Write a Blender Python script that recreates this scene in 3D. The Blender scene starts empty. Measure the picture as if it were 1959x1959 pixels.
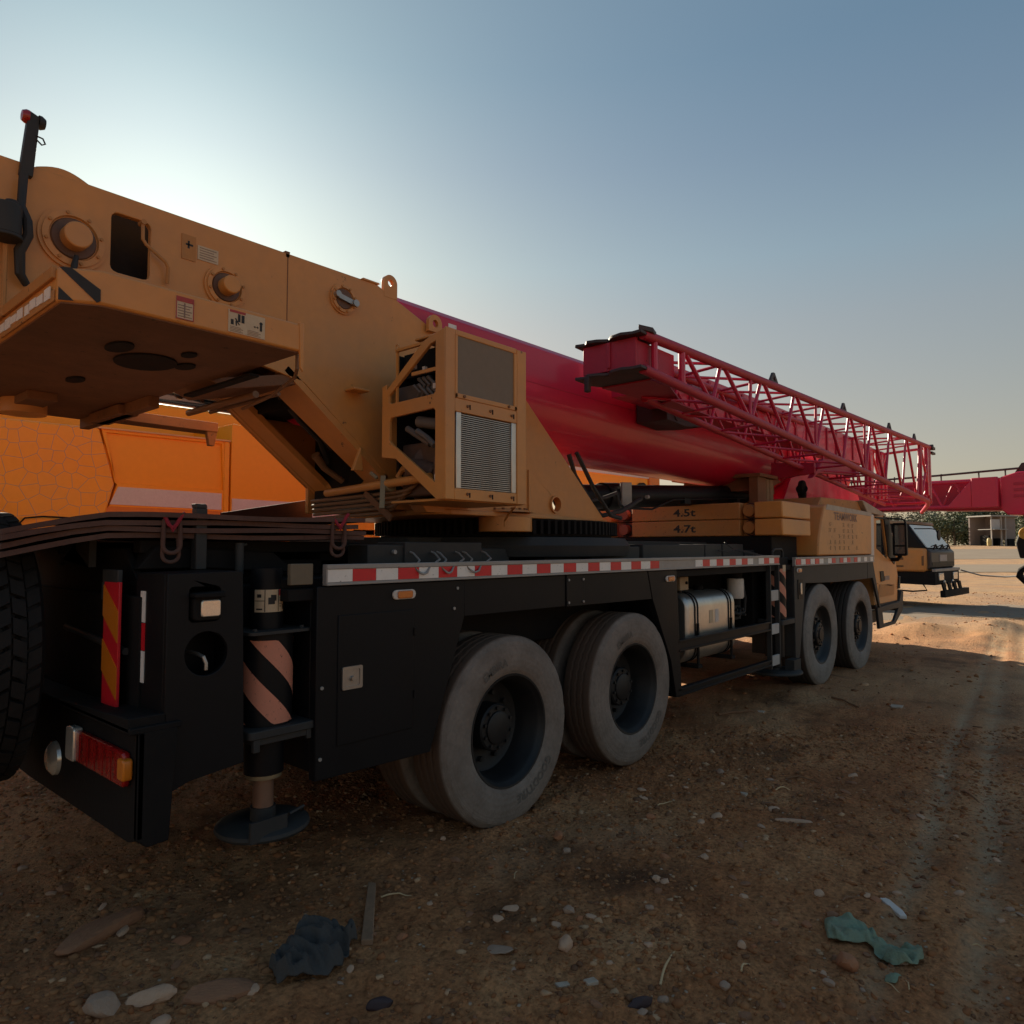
import bpy, math, random
import numpy as np
from mathutils import Vector, Matrix, noise as mnoise
from mathutils.geometry import tessellate_polygon
R = math.radians
rnd = random.Random(7)
S = bpy.context.scene
COL = S.collection

# ------------------------------------------------------------ camera, sky, sun, exposure
cam = bpy.data.objects.new('camera', bpy.data.cameras.new('camera'))
COL.objects.link(cam)
cam.data.sensor_width = 36
cam.data.lens = 36 * 1346.3 / 1959
cam.data.clip_end = 3000
YAW, PIT = R(41.143), R(2.9516)
cam.location = (0, 0, 1.62)
cam.rotation_euler = (R(90) + PIT, 0, YAW - R(90))
S.camera = cam

SUN_AZ, SUN_EL = R(67.8), R(23.5)        # azimuth from +X towards +Y
w = bpy.data.worlds.new('World')
S.world = w
w.use_nodes = True
nt = w.node_tree
bg = nt.nodes['Background']
sky = nt.nodes.new('ShaderNodeTexSky')
sky.sky_type = 'NISHITA'
sky.sun_disc = False
sky.sun_elevation = SUN_EL
sky.sun_rotation = R(90) - SUN_AZ
sky.altitude = 500
sky.air_density = 1.0
sky.dust_density = 2.5
sky.ozone_density = 1.0
# dusty air: softer contrast round the sun and a paler, warmer band above the whole horizon
gam = nt.nodes.new('ShaderNodeGamma')
gam.inputs[1].default_value = .5
nt.links.new(sky.outputs[0], gam.inputs[0])
hsv = nt.nodes.new('ShaderNodeHueSaturation')
hsv.inputs['Saturation'].default_value = 1.0
nt.links.new(gam.outputs[0], hsv.inputs['Color'])
wtc = nt.nodes.new('ShaderNodeTexCoord')
wsx = nt.nodes.new('ShaderNodeSeparateXYZ')
nt.links.new(wtc.outputs['Generated'], wsx.inputs[0])
wr = nt.nodes.new('ShaderNodeValToRGB')
stops = [(0, (1.62, 1.36, 1.03)), (.13, (1.54, 1.36, 1.11)), (.29, (1.37, 1.38, 1.28)), (.37, (1.19, 1.40, 1.40)), (.48, (.945, 1.19, 1.32)), (.57, (.80, 1.11, 1.28))]
while len(wr.color_ramp.elements) < len(stops):
    wr.color_ramp.elements.new(.5)
for k_, (p_, c_) in zip(wr.color_ramp.elements, stops):
    k_.position = p_
    k_.color = (*c_, 1)
nt.links.new(wsx.outputs[2], wr.inputs[0])
wm = nt.nodes.new('ShaderNodeMix')
wm.data_type = 'RGBA'
wm.blend_type = 'MULTIPLY'
wm.inputs[0].default_value = 1
nt.links.new(hsv.outputs[0], wm.inputs[6])
nt.links.new(wr.outputs[0], wm.inputs[7])
nt.links.new(wm.outputs[2], bg.inputs[0])
bg.inputs[1].default_value = 0.0725
sl = bpy.data.lights.new('sun', 'SUN')
sl.energy = 5.0
sl.angle = R(0.5)
sl.color = (1.0, 0.86, 0.66)
sun = bpy.data.objects.new('sun', sl)
COL.objects.link(sun)
sun.rotation_euler = (R(90) - SUN_EL, 0, SUN_AZ + R(90))
S.view_settings.view_transform = 'Standard'
S.view_settings.look = 'None'
S.view_settings.gamma = 1
S.view_settings.use_curve_mapping = False
S.view_settings.exposure = 1.0

# ------------------------------------------------------------ materials
MATS = {}
def mat(name, col, rough=.5, metal=0., dust=0., dcol=(.22, .15, .10), scale=3., bump=0., bscale=60., coat=0., var=.12, spec=.5, fleck=0.):
    m = bpy.data.materials.new(name)
    m.use_nodes = True
    t = m.node_tree
    b = t.nodes['Principled BSDF']
    tc = t.nodes.new('ShaderNodeTexCoord')
    n1 = t.nodes.new('ShaderNodeTexNoise')
    n1.inputs['Scale'].default_value = scale
    n1.inputs['Detail'].default_value = 8
    n1.inputs['Roughness'].default_value = .65
    t.links.new(tc.outputs['Object'], n1.inputs['Vector'])
    mp = t.nodes.new('ShaderNodeMapRange')
    mp.inputs[1].default_value = .35
    mp.inputs[2].default_value = .72
    mp.inputs[3].default_value = 0
    mp.inputs[4].default_value = 1
    t.links.new(n1.outputs[0], mp.inputs[0])
    n2 = t.nodes.new('ShaderNodeTexNoise')
    n2.inputs['Scale'].default_value = scale * 9
    n2.inputs['Detail'].default_value = 6
    t.links.new(tc.outputs['Object'], n2.inputs['Vector'])
    mixv = t.nodes.new('ShaderNodeMix')
    mixv.data_type = 'RGBA'
    mixv.inputs[6].default_value = (*[c * (1 - var) for c in col], 1)
    mixv.inputs[7].default_value = (*[min(1, c * (1 + var)) for c in col], 1)
    t.links.new(n2.outputs[0], mixv.inputs[0])
    out = mixv.outputs[2]
    if dust:
        ml = t.nodes.new('ShaderNodeMath')
        ml.operation = 'MULTIPLY'
        ml.inputs[1].default_value = dust
        t.links.new(mp.outputs[0], ml.inputs[0])
        md = t.nodes.new('ShaderNodeMix')
        md.data_type = 'RGBA'
        md.inputs[7].default_value = (*dcol, 1)
        t.links.new(ml.outputs[0], md.inputs[0])
        t.links.new(out, md.inputs[6])
        out = md.outputs[2]
    if fleck:
        n3 = t.nodes.new('ShaderNodeTexNoise')
        n3.inputs['Scale'].default_value = scale * 5
        n3.inputs['Detail'].default_value = 10
        n3.inputs['Roughness'].default_value = .75
        t.links.new(tc.outputs['Object'], n3.inputs['Vector'])
        m3 = t.nodes.new('ShaderNodeMapRange')
        m3.inputs[1].default_value = .66 - .1 * fleck
        m3.inputs[2].default_value = .70 - .1 * fleck
        t.links.new(n3.outputs[0], m3.inputs[0])
        mf = t.nodes.new('ShaderNodeMix')
        mf.data_type = 'RGBA'
        mf.inputs[7].default_value = (.045, .028, .02, 1)
        t.links.new(m3.outputs[0], mf.inputs[0])
        t.links.new(out, mf.inputs[6])
        out = mf.outputs[2]
    t.links.new(out, b.inputs['Base Color'])
    mr = t.nodes.new('ShaderNodeMapRange')
    mr.inputs[3].default_value = max(.02, rough - .08)
    mr.inputs[4].default_value = min(1, rough + .18)
    t.links.new(n1.outputs[0], mr.inputs[0])
    t.links.new(mr.outputs[0], b.inputs['Roughness'])
    b.inputs['Metallic'].default_value = metal
    b.inputs['Specular IOR Level'].default_value = spec
    if coat:
        b.inputs['Coat Weight'].default_value = coat
        b.inputs['Coat Roughness'].default_value = .12
    if bump:
        n4 = t.nodes.new('ShaderNodeTexNoise')
        n4.inputs['Scale'].default_value = bscale
        n4.inputs['Detail'].default_value = 5
        t.links.new(tc.outputs['Object'], n4.inputs['Vector'])
        bp = t.nodes.new('ShaderNodeBump')
        bp.inputs['Strength'].default_value = bump
        bp.inputs['Distance'].default_value = .01
        t.links.new(n4.outputs[0], bp.inputs['Height'])
        t.links.new(bp.outputs[0], b.inputs['Normal'])
    MATS[name] = m
    return m

YEL = mat('yellow_paint', (.66, .275, .060), .46, dust=.55, dcol=(.46, .25, .13), scale=1.6, bump=.05, bscale=25, coat=.15, fleck=.15)
YELD = mat('worn_yellow_paint', (.50, .21, .05), .6, dust=.5, dcol=(.34, .19, .10), scale=3, bump=.15, bscale=40, fleck=.45)
BRN = mat('dark_underside_paint', (.22, .095, .04), .7, dust=.7, dcol=(.14, .07, .04), scale=4, bump=.15, bscale=30, fleck=.5)  # darker and browner than the yellow paint
ORG = mat('orange_paint', (.95, .36, .004), .5, dust=.1, dcol=(.8, .38, .08), scale=2, coat=.1, var=.05)
ORGD = mat('dark_orange_trim', (.74, .20, .006), .4, dust=.2, scale=2)
RED = mat('crimson_paint', (.56, .005, .050), .40, dust=.25, dcol=(.46, .04, .10), scale=1.4, bump=.04, bscale=15, coat=.35, var=.08)
REDD = mat('dull_crimson_paint', (.42, .008, .04), .5, dust=.4, dcol=(.34, .05, .08), scale=4, bump=.1, bscale=30, fleck=.2)
DRED = mat('greasy_dark_steel', (.035, .02, .022), .5, dust=.4, dcol=(.10, .04, .04), scale=8, bump=.3, bscale=50)
BLK = mat('black_paint', (.0055, .006, .008), .45, dust=.12, dcol=(.03, .025, .022), scale=2.2, bump=.05, bscale=30, spec=.22)
BLKM = mat('matt_black_steel', (.007, .007, .008), .7, dust=.3, dcol=(.035, .026, .02), scale=5, bump=.15, bscale=40, spec=.2)
GRY = mat('dark_grey_paint', (.030, .032, .034), .55, spec=.3, dust=.35, dcol=(.09, .075, .06), scale=5, bump=.1)
RUB = mat('black_rubber', (.012, .012, .0125), .75, spec=.25, dust=.35, dcol=(.05, .042, .035), scale=6, bump=.15, bscale=80)
HOSE = mat('black_hose', (.02, .02, .022), .6, dust=.3, dcol=(.07, .055, .045), scale=9)
ALU = mat('brushed_aluminium', (.62, .60, .57), .32, metal=.9, dust=.3, dcol=(.4, .33, .27), scale=3, bump=.03)
GAL = mat('grey_metal_channel', (.36, .35, .34), .5, metal=.3, dust=.6, dcol=(.30, .26, .22), scale=5, fleck=.25)
STL = mat('bare_steel', (.42, .40, .38), .38, metal=.85, dust=.3, dcol=(.25, .19, .14), scale=8)
CHR = mat('chrome_rod', (.75, .76, .78), .08, metal=1., var=.03)
WTAPE = mat('white_reflective_tape', (.88, .84, .79), .4, dust=.2, dcol=(.45, .38, .31), scale=9, var=.04, fleck=.45)
RTAPE = mat('red_reflective_tape', (.70, .012, .025), .35, dust=.2, dcol=(.3, .06, .05), scale=9, fleck=.25)
WHT = mat('white_plastic', (.66, .60, .54), .45, dust=.25, dcol=(.5, .42, .34), scale=6)
PNK = mat('faded_pink_paint', (.66, .25, .16), .55, dust=.3, dcol=(.5, .24, .16), scale=12, var=.06, fleck=.55)
AMB = mat('amber_lens', (.60, .16, .02), .2, coat=.6, scale=20)
RLEN = mat('red_lens', (.32, .006, .006), .22, coat=.5, scale=20)
OLEN = mat('orange_lens', (.70, .20, .012), .3, coat=.3, scale=20)
CLEN = mat('clear_lens', (.78, .72, .64), .18, metal=.5, coat=.8, scale=30, var=.35)
RUST = mat('rusty_brown_steel', (.105, .056, .046), .85, spec=.15, dust=.55, dcol=(.16, .10, .08), scale=5, bump=.3, bscale=45, var=.3)
RUSTD = mat('dark_brown_steel', (.05, .022, .018), .9, spec=.1, dust=.4, dcol=(.08, .04, .03), scale=5)
PIPE = mat('brown_pipe', (.22, .11, .05), .5, dust=.5, dcol=(.14, .08, .05), scale=12)
ROPE = mat('red_rope', (.30, .02, .035), .9, scale=30, bump=.4, bscale=120)
STK = mat('sticker_cream', (.60, .46, .30), .5, dust=.35, dcol=(.42, .30, .2), scale=14)
STKR = mat('sticker_red', (.42, .03, .03), .5, dust=.3, scale=14)
INK = mat('black_ink', (.02, .018, .018), .6)
FADE = mat('faded_brown_lettering', (.22, .145, .125), .65, dust=.6, dcol=(.36, .21, .11), scale=16)
WOOD = mat('weathered_wood', (.30, .19, .10), .8, dust=.5, dcol=(.16, .10, .06), scale=7, bump=.4, bscale=40, fleck=.4)
WOODD = mat('grey_brown_plank', (.36, .20, .11), .85, dust=.5, dcol=(.12, .075, .05), scale=7, bump=.4, bscale=50, fleck=.3)
WALLW = mat('pale_site_panel', (.50, .48, .46), .7, dust=.3, scale=2)
SHED = mat('grey_brown_sheet', (.27, .22, .20), .75, dust=.4, scale=1.2)

def glass(name, col, rough=.05, alpha=1.):
    m = bpy.data.materials.new(name)
    m.use_nodes = True
    b = m.node_tree.nodes['Principled BSDF']
    b.inputs['Base Color'].default_value = (*col, 1)
    b.inputs['Roughness'].default_value = rough
    b.inputs['Specular IOR Level'].default_value = .9
    b.inputs['Coat Weight'].default_value = .8
    b.inputs['Coat Roughness'].default_value = .03
    return m
GLS = glass('dark_window_glass', (.02, .025, .03))
GLSW = glass('bright_windshield_glass', (.30, .33, .36), .12)
GLSM = glass('mirror_glass', (.10, .10, .10), .1)

def tyre_mat(name, side, tread):
    """dusty grey sidewall, darker tread: u runs round the tyre, v across the section"""
    m = mat(name, side, .85, dust=.55, dcol=(side[0] * .34, side[1] * .30, side[2] * .28), scale=5, bump=.3, bscale=60, var=.25)
    t = m.node_tree
    b = t.nodes['Principled BSDF']
    src = b.inputs['Base Color'].links[0].from_socket
    uv = t.nodes.new('ShaderNodeUVMap')
    sx = t.nodes.new('ShaderNodeSeparateXYZ')
    t.links.new(uv.outputs[0], sx.inputs[0])
    mp = t.nodes.new('ShaderNodeMapRange')
    mp.inputs[1].default_value = .40
    mp.inputs[2].default_value = .46
    t.links.new(sx.outputs[1], mp.inputs[0])
    mx = t.nodes.new('ShaderNodeMix')
    mx.data_type = 'RGBA'
    mx.inputs[7].default_value = (*tread, 1)
    t.links.new(mp.outputs[0], mx.inputs[0])
    t.links.new(src, mx.inputs[6])
    # faint moulding rings on the sidewall
    wv = t.nodes.new('ShaderNodeMath')
    wv.operation = 'MULTIPLY'
    wv.inputs[1].default_value = 190
    t.links.new(sx.outputs[1], wv.inputs[0])
    sn = t.nodes.new('ShaderNodeMath')
    sn.operation = 'SINE'
    t.links.new(wv.outputs[0], sn.inputs[0])
    b2 = t.nodes.new('ShaderNodeBump')
    b2.inputs['Strength'].default_value = .12
    b2.inputs['Distance'].default_value = .004
    t.links.new(sn.outputs[0], b2.inputs['Height'])
    old = b.inputs['Normal'].links[0].from_socket
    t.links.new(old, b2.inputs['Normal'])
    t.links.new(b2.outputs[0], b.inputs['Normal'])
    t.links.new(mx.outputs[2], b.inputs['Base Color'])
    return m
TYRE = tyre_mat('dusty_tyre_rubber', (.25, .20, .165), (.11, .066, .044))
TYREF = tyre_mat('grey_tyre_rubber', (.27, .235, .205), (.055, .043, .036))

def mesh_mat():
    """perforated steel sheet: holes as a fine procedural dot pattern"""
    m = mat('perforated_sheet', (.20, .155, .11), .6, dust=.4, scale=3)
    t = m.node_tree
    b = t.nodes['Principled BSDF']
    src = b.inputs['Base Color'].links[0].from_socket
    tc = t.nodes.new('ShaderNodeTexCoord')
    v = t.nodes.new('ShaderNodeTexVoronoi')
    v.inputs['Scale'].default_value = 95
    v.inputs['Randomness'].default_value = .25
    t.links.new(tc.outputs['Object'], v.inputs['Vector'])
    mr = t.nodes.new('ShaderNodeMapRange')
    mr.inputs[1].default_value = .30
    mr.inputs[2].default_value = .36
    t.links.new(v.outputs['Distance'], mr.inputs[0])
    mx = t.nodes.new('ShaderNodeMix')
    mx.data_type = 'RGBA'
    mx.inputs[6].default_value = (.015, .013, .012, 1)
    t.links.new(mr.outputs[0], mx.inputs[0])
    t.links.new(src, mx.inputs[7])
    t.links.new(mx.outputs[2], b.inputs['Base Color'])
    return m
PERF = mesh_mat()

def cell_mat():
    """orange wrap printed with a net of grey cell outlines (flat print)"""
    m = mat('cell_print_orange', (.93, .36, .008), .5, dust=.2, dcol=(.7, .32, .14), scale=2.5, coat=.2, var=.05)
    t = m.node_tree
    b = t.nodes['Principled BSDF']
    src = b.inputs['Base Color'].links[0].from_socket
    tc = t.nodes.new('ShaderNodeTexCoord')
    v = t.nodes.new('ShaderNodeTexVoronoi')
    v.feature = 'DISTANCE_TO_EDGE'
    v.voronoi_dimensions = '2D'
    csx = t.nodes.new('ShaderNodeSeparateXYZ')
    ccx = t.nodes.new('ShaderNodeCombineXYZ')
    t.links.new(tc.outputs['Object'], csx.inputs[0])
    t.links.new(csx.outputs[0], ccx.inputs[0])
    t.links.new(csx.outputs[2], ccx.inputs[1])
    v.inputs['Scale'].default_value = 7.6
    v.inputs['Randomness'].default_value = .8
    t.links.new(ccx.outputs[0], v.inputs['Vector'])
    mr = t.nodes.new('ShaderNodeMapRange')
    mr.inputs[1].default_value = .014
    mr.inputs[2].default_value = .026
    t.links.new(v.outputs['Distance'], mr.inputs[0])
    mx = t.nodes.new('ShaderNodeMix')
    mx.data_type = 'RGBA'
    mx.inputs[6].default_value = (.46, .27, .17, 1)
    t.links.new(mr.outputs[0], mx.inputs[0])
    t.links.new(src, mx.inputs[7])
    t.links.new(mx.outputs[2], b.inputs['Base Color'])
    return m
CELL = cell_mat()

# ------------------------------------------------------------ mesh helpers
AX = {'x': 0, 'y': 1, 'z': 2}
class MB:
    def __init__(s):
        s.v, s.f, s.m, s.uv = [], [], [], None
    def add(s, vs, fs, mi=0):
        o = len(s.v)
        s.v += [tuple(v) for v in vs]
        s.f += [tuple(i + o for i in f) for f in fs]
        s.m += [mi] * len(fs)
        return s
    def box(s, x0, x1, y0, y1, z0, z1, mi=0):
        vs = [(x, y, z) for x in (x0, x1) for y in (y0, y1) for z in (z0, z1)]
        return s.add(vs, [(0, 1, 3, 2), (4, 6, 7, 5), (0, 4, 5, 1), (2, 3, 7, 6), (0, 2, 6, 4), (1, 5, 7, 3)], mi)
    def prism(s, pts, ax, a, b, holes=(), mi=0):
        """outline in the two other axes, extruded along ax from a to b; holes are cut through"""
        k = AX[ax]
        oth = [i for i in range(3) if i != k]
        def P(p, h):
            r = [0, 0, 0]
            r[oth[0]], r[oth[1]], r[k] = p[0], p[1], h
            return tuple(r)
        loops = [list(pts)] + [list(h) for h in holes]
        flat = [p for l in loops for p in l]
        n = len(flat)
        vs = [P(p, a) for p in flat] + [P(p, b) for p in flat]
        tris = tessellate_polygon([[Vector((p[0], p[1], 0)) for p in l] for l in loops])
        fs = []
        if len(loops) == 1:
            fs = [tuple(range(n)), tuple(range(2 * n - 1, n - 1, -1))]
        else:
            for t in tris:
                fs.append(tuple(t))
                fs.append(tuple(i + n for i in reversed(t)))
        o = 0
        for l in loops:
            for i in range(len(l)):
                j = (i + 1) % len(l)
                fs.append((o + i, o + j, o + j + n, o + i + n))
            o += len(l)
        return s.add(vs, fs, mi)
    def tube(s, path, r, n=8, closed=False, mi=0, flat=None):
        path = [Vector(p) for p in path]
        m = len(path)
        rs = r if isinstance(r, (list, tuple)) else [r] * m
        vs = []
        prev = None
        for i, p in enumerate(path):
            if closed:
                d = path[(i + 1) % m] - path[i - 1]
            else:
                d = path[min(i + 1, m - 1)] - path[max(i - 1, 0)]
            d.normalize()
            if prev is None:
                u = d.cross(Vector((0, 0, 1)))
                if u.length < .05:
                    u = d.cross(Vector((1, 0, 0)))
            else:
                u = prev - d * prev.dot(d)
            u.normalize()
            prev = u
            q = d.cross(u)
            for k in range(n):
                a = 2 * math.pi * (k + .5) / n
                vs.append(p + (u * math.cos(a) + q * math.sin(a)) * rs[i])
        fs = []
        for i in range(m if closed else m - 1):
            for k in range(n):
                a, b = i * n + k, i * n + (k + 1) % n
                c, d2 = ((i + 1) % m) * n + (k + 1) % n, ((i + 1) % m) * n + k
                fs.append((a, b, c, d2))
        if not closed:
            fs.append(tuple(range(n - 1, -1, -1)))
            fs.append(tuple(range((m - 1) * n, m * n)))
        return s.add(vs, fs, mi)
    def cyl(s, a, b, r, n=16, mi=0):
        return s.tube([a, b], r, n, mi=mi)
    def lathe(s, prof, c, ax='y', n=32, mi=0, uv=False):
        """prof: (radius, height along ax) from c"""
        k = AX[ax]
        oth = [i for i in range(3) if i != k]
        vs = []
        for (r, h) in prof:
            for i in range(n):
                a = 2 * math.pi * i / n
                p = [0, 0, 0]
                p[oth[0]] = c[oth[0]] + r * math.cos(a)
                p[oth[1]] = c[oth[1]] + r * math.sin(a)
                p[k] = c[k] + h
                vs.append(p)
        fs = []
        for j in range(len(prof) - 1):
            for i in range(n):
                i2 = (i + 1) % n
                fs.append((j * n + i, j * n + i2, (j + 1) * n + i2, (j + 1) * n + i))
        return s.add(vs, fs, mi)
    def bar(s, a, b, w, h, up=(0, 0, 1), mi=0):
        a, b = Vector(a), Vector(b)
        d = (b - a).normalized()
        u = d.cross(Vector(up))
        if u.length < 1e-4:
            u = d.cross(Vector((1, 0, 0)))
        u.normalize()
        q = u.cross(d)
        vs = [p + u * sx * w / 2 + q * sy * h / 2 for p in (a, b) for sx in (-1, 1) for sy in (-1, 1)]
        return s.add(vs, [(0, 1, 3, 2), (4, 6, 7, 5), (0, 4, 5, 1), (2, 3, 7, 6), (0, 2, 6, 4), (1, 5, 7, 3)], mi)
    def mesh(s, name, mats, smooth=35):
        me = bpy.data.meshes.new(name)
        me.from_pydata(s.v, [], s.f)
        for m in (mats if isinstance(mats, (list, tuple)) else [mats]):
            me.materials.append(m)
        if max(s.m, default=0):
            me.polygons.foreach_set('material_index', s.m)
        import bmesh
        bm = bmesh.new()
        bm.from_mesh(me)
        bmesh.ops.recalc_face_normals(bm, faces=bm.faces)
        bm.to_mesh(me)
        bm.free()
        if smooth:
            me.polygons.foreach_set('use_smooth', [True] * len(me.polygons))
            me.set_sharp_from_angle(angle=R(smooth))
        me.update()
        return me
    def build(s, name, mats, parent=None, smooth=35, bevel=0., label=None, kind=None):
        o = bpy.data.objects.new(name, s.mesh(name, mats, smooth))
        COL.objects.link(o)
        if parent is not None:
            o.parent = parent
        if bevel:
            b = o.modifiers.new('bevel', 'BEVEL')
            b.width = bevel
            b.segments = 2
            b.limit_method = 'ANGLE'
            b.angle_limit = R(40)
            b.harden_normals = False
        if label:
            o['label'] = label
        if kind:
            o['kind'] = kind
        return o

def thing(name, label, cat, loc=(0, 0, 0), rz=0, group=None):
    o = bpy.data.objects.new(name, None)
    o.empty_display_size = .2
    COL.objects.link(o)
    o.location = loc
    o.rotation_euler = (0, 0, rz)
    return tag(o, label, cat, group)
def tag(o, label, cat, group=None):
    o['label'] = label
    o['category'] = cat
    if group:
        o['group'] = group
    return o
def sub(name, parent, loc=(0, 0, 0), rz=0):
    o = bpy.data.objects.new(name, None)
    o.empty_display_size = .1
    COL.objects.link(o)
    o.parent = parent
    o.location = loc
    o.rotation_euler = (0, 0, rz)
    return o
def place(name, me, parent, loc=(0, 0, 0), rot=(0, 0, 0), scale=(1, 1, 1)):
    o = bpy.data.objects.new(name, me)
    COL.objects.link(o)
    o.parent = parent
    o.location, o.rotation_euler, o.scale = loc, rot, scale
    return o
def dup(o, parent=None, **kw):
    c = o.copy()
    COL.objects.link(c)
    if parent is not None:
        c.parent = parent
    for k, v in kw.items():
        setattr(c, k, v)
    for ch in list(o.children):
        dup(ch, c)
    return c
def circ(cx, cy, r, n=20, a0=0., a1=360., sx=1.):
    return [(cx + sx * r * math.cos(R(a0 + (a1 - a0) * i / (n if a1 - a0 == 360 else n - 1))), cy + r * math.sin(R(a0 + (a1 - a0) * i / (n if a1 - a0 == 360 else n - 1)))) for i in range(n)]
def rrect(x0, x1, y0, y1, r, n=4):
    p = []
    for cx, cy, a in ((x1 - r, y1 - r, 0), (x0 + r, y1 - r, 90), (x0 + r, y0 + r, 180), (x1 - r, y0 + r, 270)):
        p += circ(cx, cy, r, n, a, a + 90)
    return p
def text_geo(txt, size, bold=False):
    """flat letters as (verts, faces) with the baseline at y = 0, centred on x"""
    c = bpy.data.curves.new('lettering', 'FONT')
    c.body = txt
    c.size = size
    c.align_x = 'CENTER'
    c.resolution_u = 2
    if bold:
        c.offset = size * .025
    o = bpy.data.objects.new('lettering', c)
    COL.objects.link(o)
    bpy.context.view_layer.update()
    me = bpy.data.meshes.new_from_object(o.evaluated_get(bpy.context.evaluated_depsgraph_get()))
    v = [tuple(p.co) for p in me.vertices]
    f = [tuple(p.vertices) for p in me.polygons]
    bpy.data.objects.remove(o)
    bpy.data.curves.remove(c)
    bpy.data.meshes.remove(me)
    return v, f
def bolts(mb, pts, r=.011, h=.010, ax='y', sgn=-1, n=6):
    k = AX[ax]
    for p in pts:
        q = list(p)
        q[k] += sgn * h
        mb.tube([p, q], r, n)
    return mb

# ------------------------------------------------------------ ground
def vhash(ix, iy, seed):
    h = (ix.astype(np.int64) * 374761393 + iy.astype(np.int64) * 668265263 + seed * 1442695041) & 0x7fffffff
    h = ((h ^ (h >> 13)) * 1274126177) & 0x7fffffff
    return ((h ^ (h >> 16)) & 0xffff) / 65535.
def vnoise(x, y, seed=0):
    ix, iy = np.floor(x), np.floor(y)
    fx, fy = x - ix, y - iy
    fx, fy = fx * fx * (3 - 2 * fx), fy * fy * (3 - 2 * fy)
    a, b = vhash(ix, iy, seed), vhash(ix + 1, iy, seed)
    c, d = vhash(ix, iy + 1, seed), vhash(ix + 1, iy + 1, seed)
    return (a + (b - a) * fx) * (1 - fy) + (c + (d - c) * fx) * fy
def fbm(x, y, oct, seed=0, gain=.5):
    t, amp, tot = 0, 1, 0
    for o in range(oct):
        t = t + amp * (vnoise(x * 2 ** o, y * 2 ** o, seed + o) - .5)
        tot += amp
        amp *= gain
    return t / tot
def sstep(a, b, x):
    t = np.clip((x - a) / (b - a), 0, 1)
    return t * t * (3 - 2 * t)
FX, FY = math.cos(YAW), math.sin(YAW)
def track_mask(x, y):
    """two dusty wheel tracks running roughly along +X on the open side"""
    wob = .10 * (vnoise(x * .6, x * 0 + 3, 9) - .5)
    m = 0
    for y0, sl, wd in ((.52, .10, .075), (.82, .085, .06), (.05, .12, .10)):
        yc = y0 + sl * (x - 3.6) + wob
        m = m + np.exp(-((y - yc) / wd) ** 2)
    return np.clip(m, 0, 1) * sstep(2.3, 3.4, x) * (1 - sstep(14, 20, x))
def gz(x, y):
    x, y = np.asarray(x, float), np.asarray(y, float)
    d = x * FX + y * FY
    h = 2.2 * sstep(75, 150, d)
    h = h + .10 * fbm(x * .12, y * .12, 3, 3) * sstep(9, 20, d)
    rough = 1 - .55 * sstep(3.2, 5.2, x) * sstep(2.4, .8, y)
    h = h + (.050 * fbm(x * 1.1, y * 1.1, 3, 11) + .050 * fbm(x * 5, y * 5, 3, 21) * rough) * (1 - .6 * sstep(10, 20, d))
    c = fbm(x * 14, y * 14, 3, 31)
    h = h + .045 * np.maximum(c, -.06) * rough * (1 - sstep(6, 12, d))
    h = h - .018 * track_mask(x, y)
    for mx, my, sx, sy, hh in ((15.6, 3.1, 1.0, .5, .20), (17.0, 2.1, 1.3, .5, .22), (14.9, 1.9, .8, .35, .10)):
        h = h + hh * np.exp(-((x - mx) / sx) ** 2 - ((y - my) / sy) ** 2) * (1 + .8 * fbm(x * 2.2, y * 2.2, 3, 41))
    return h

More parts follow.
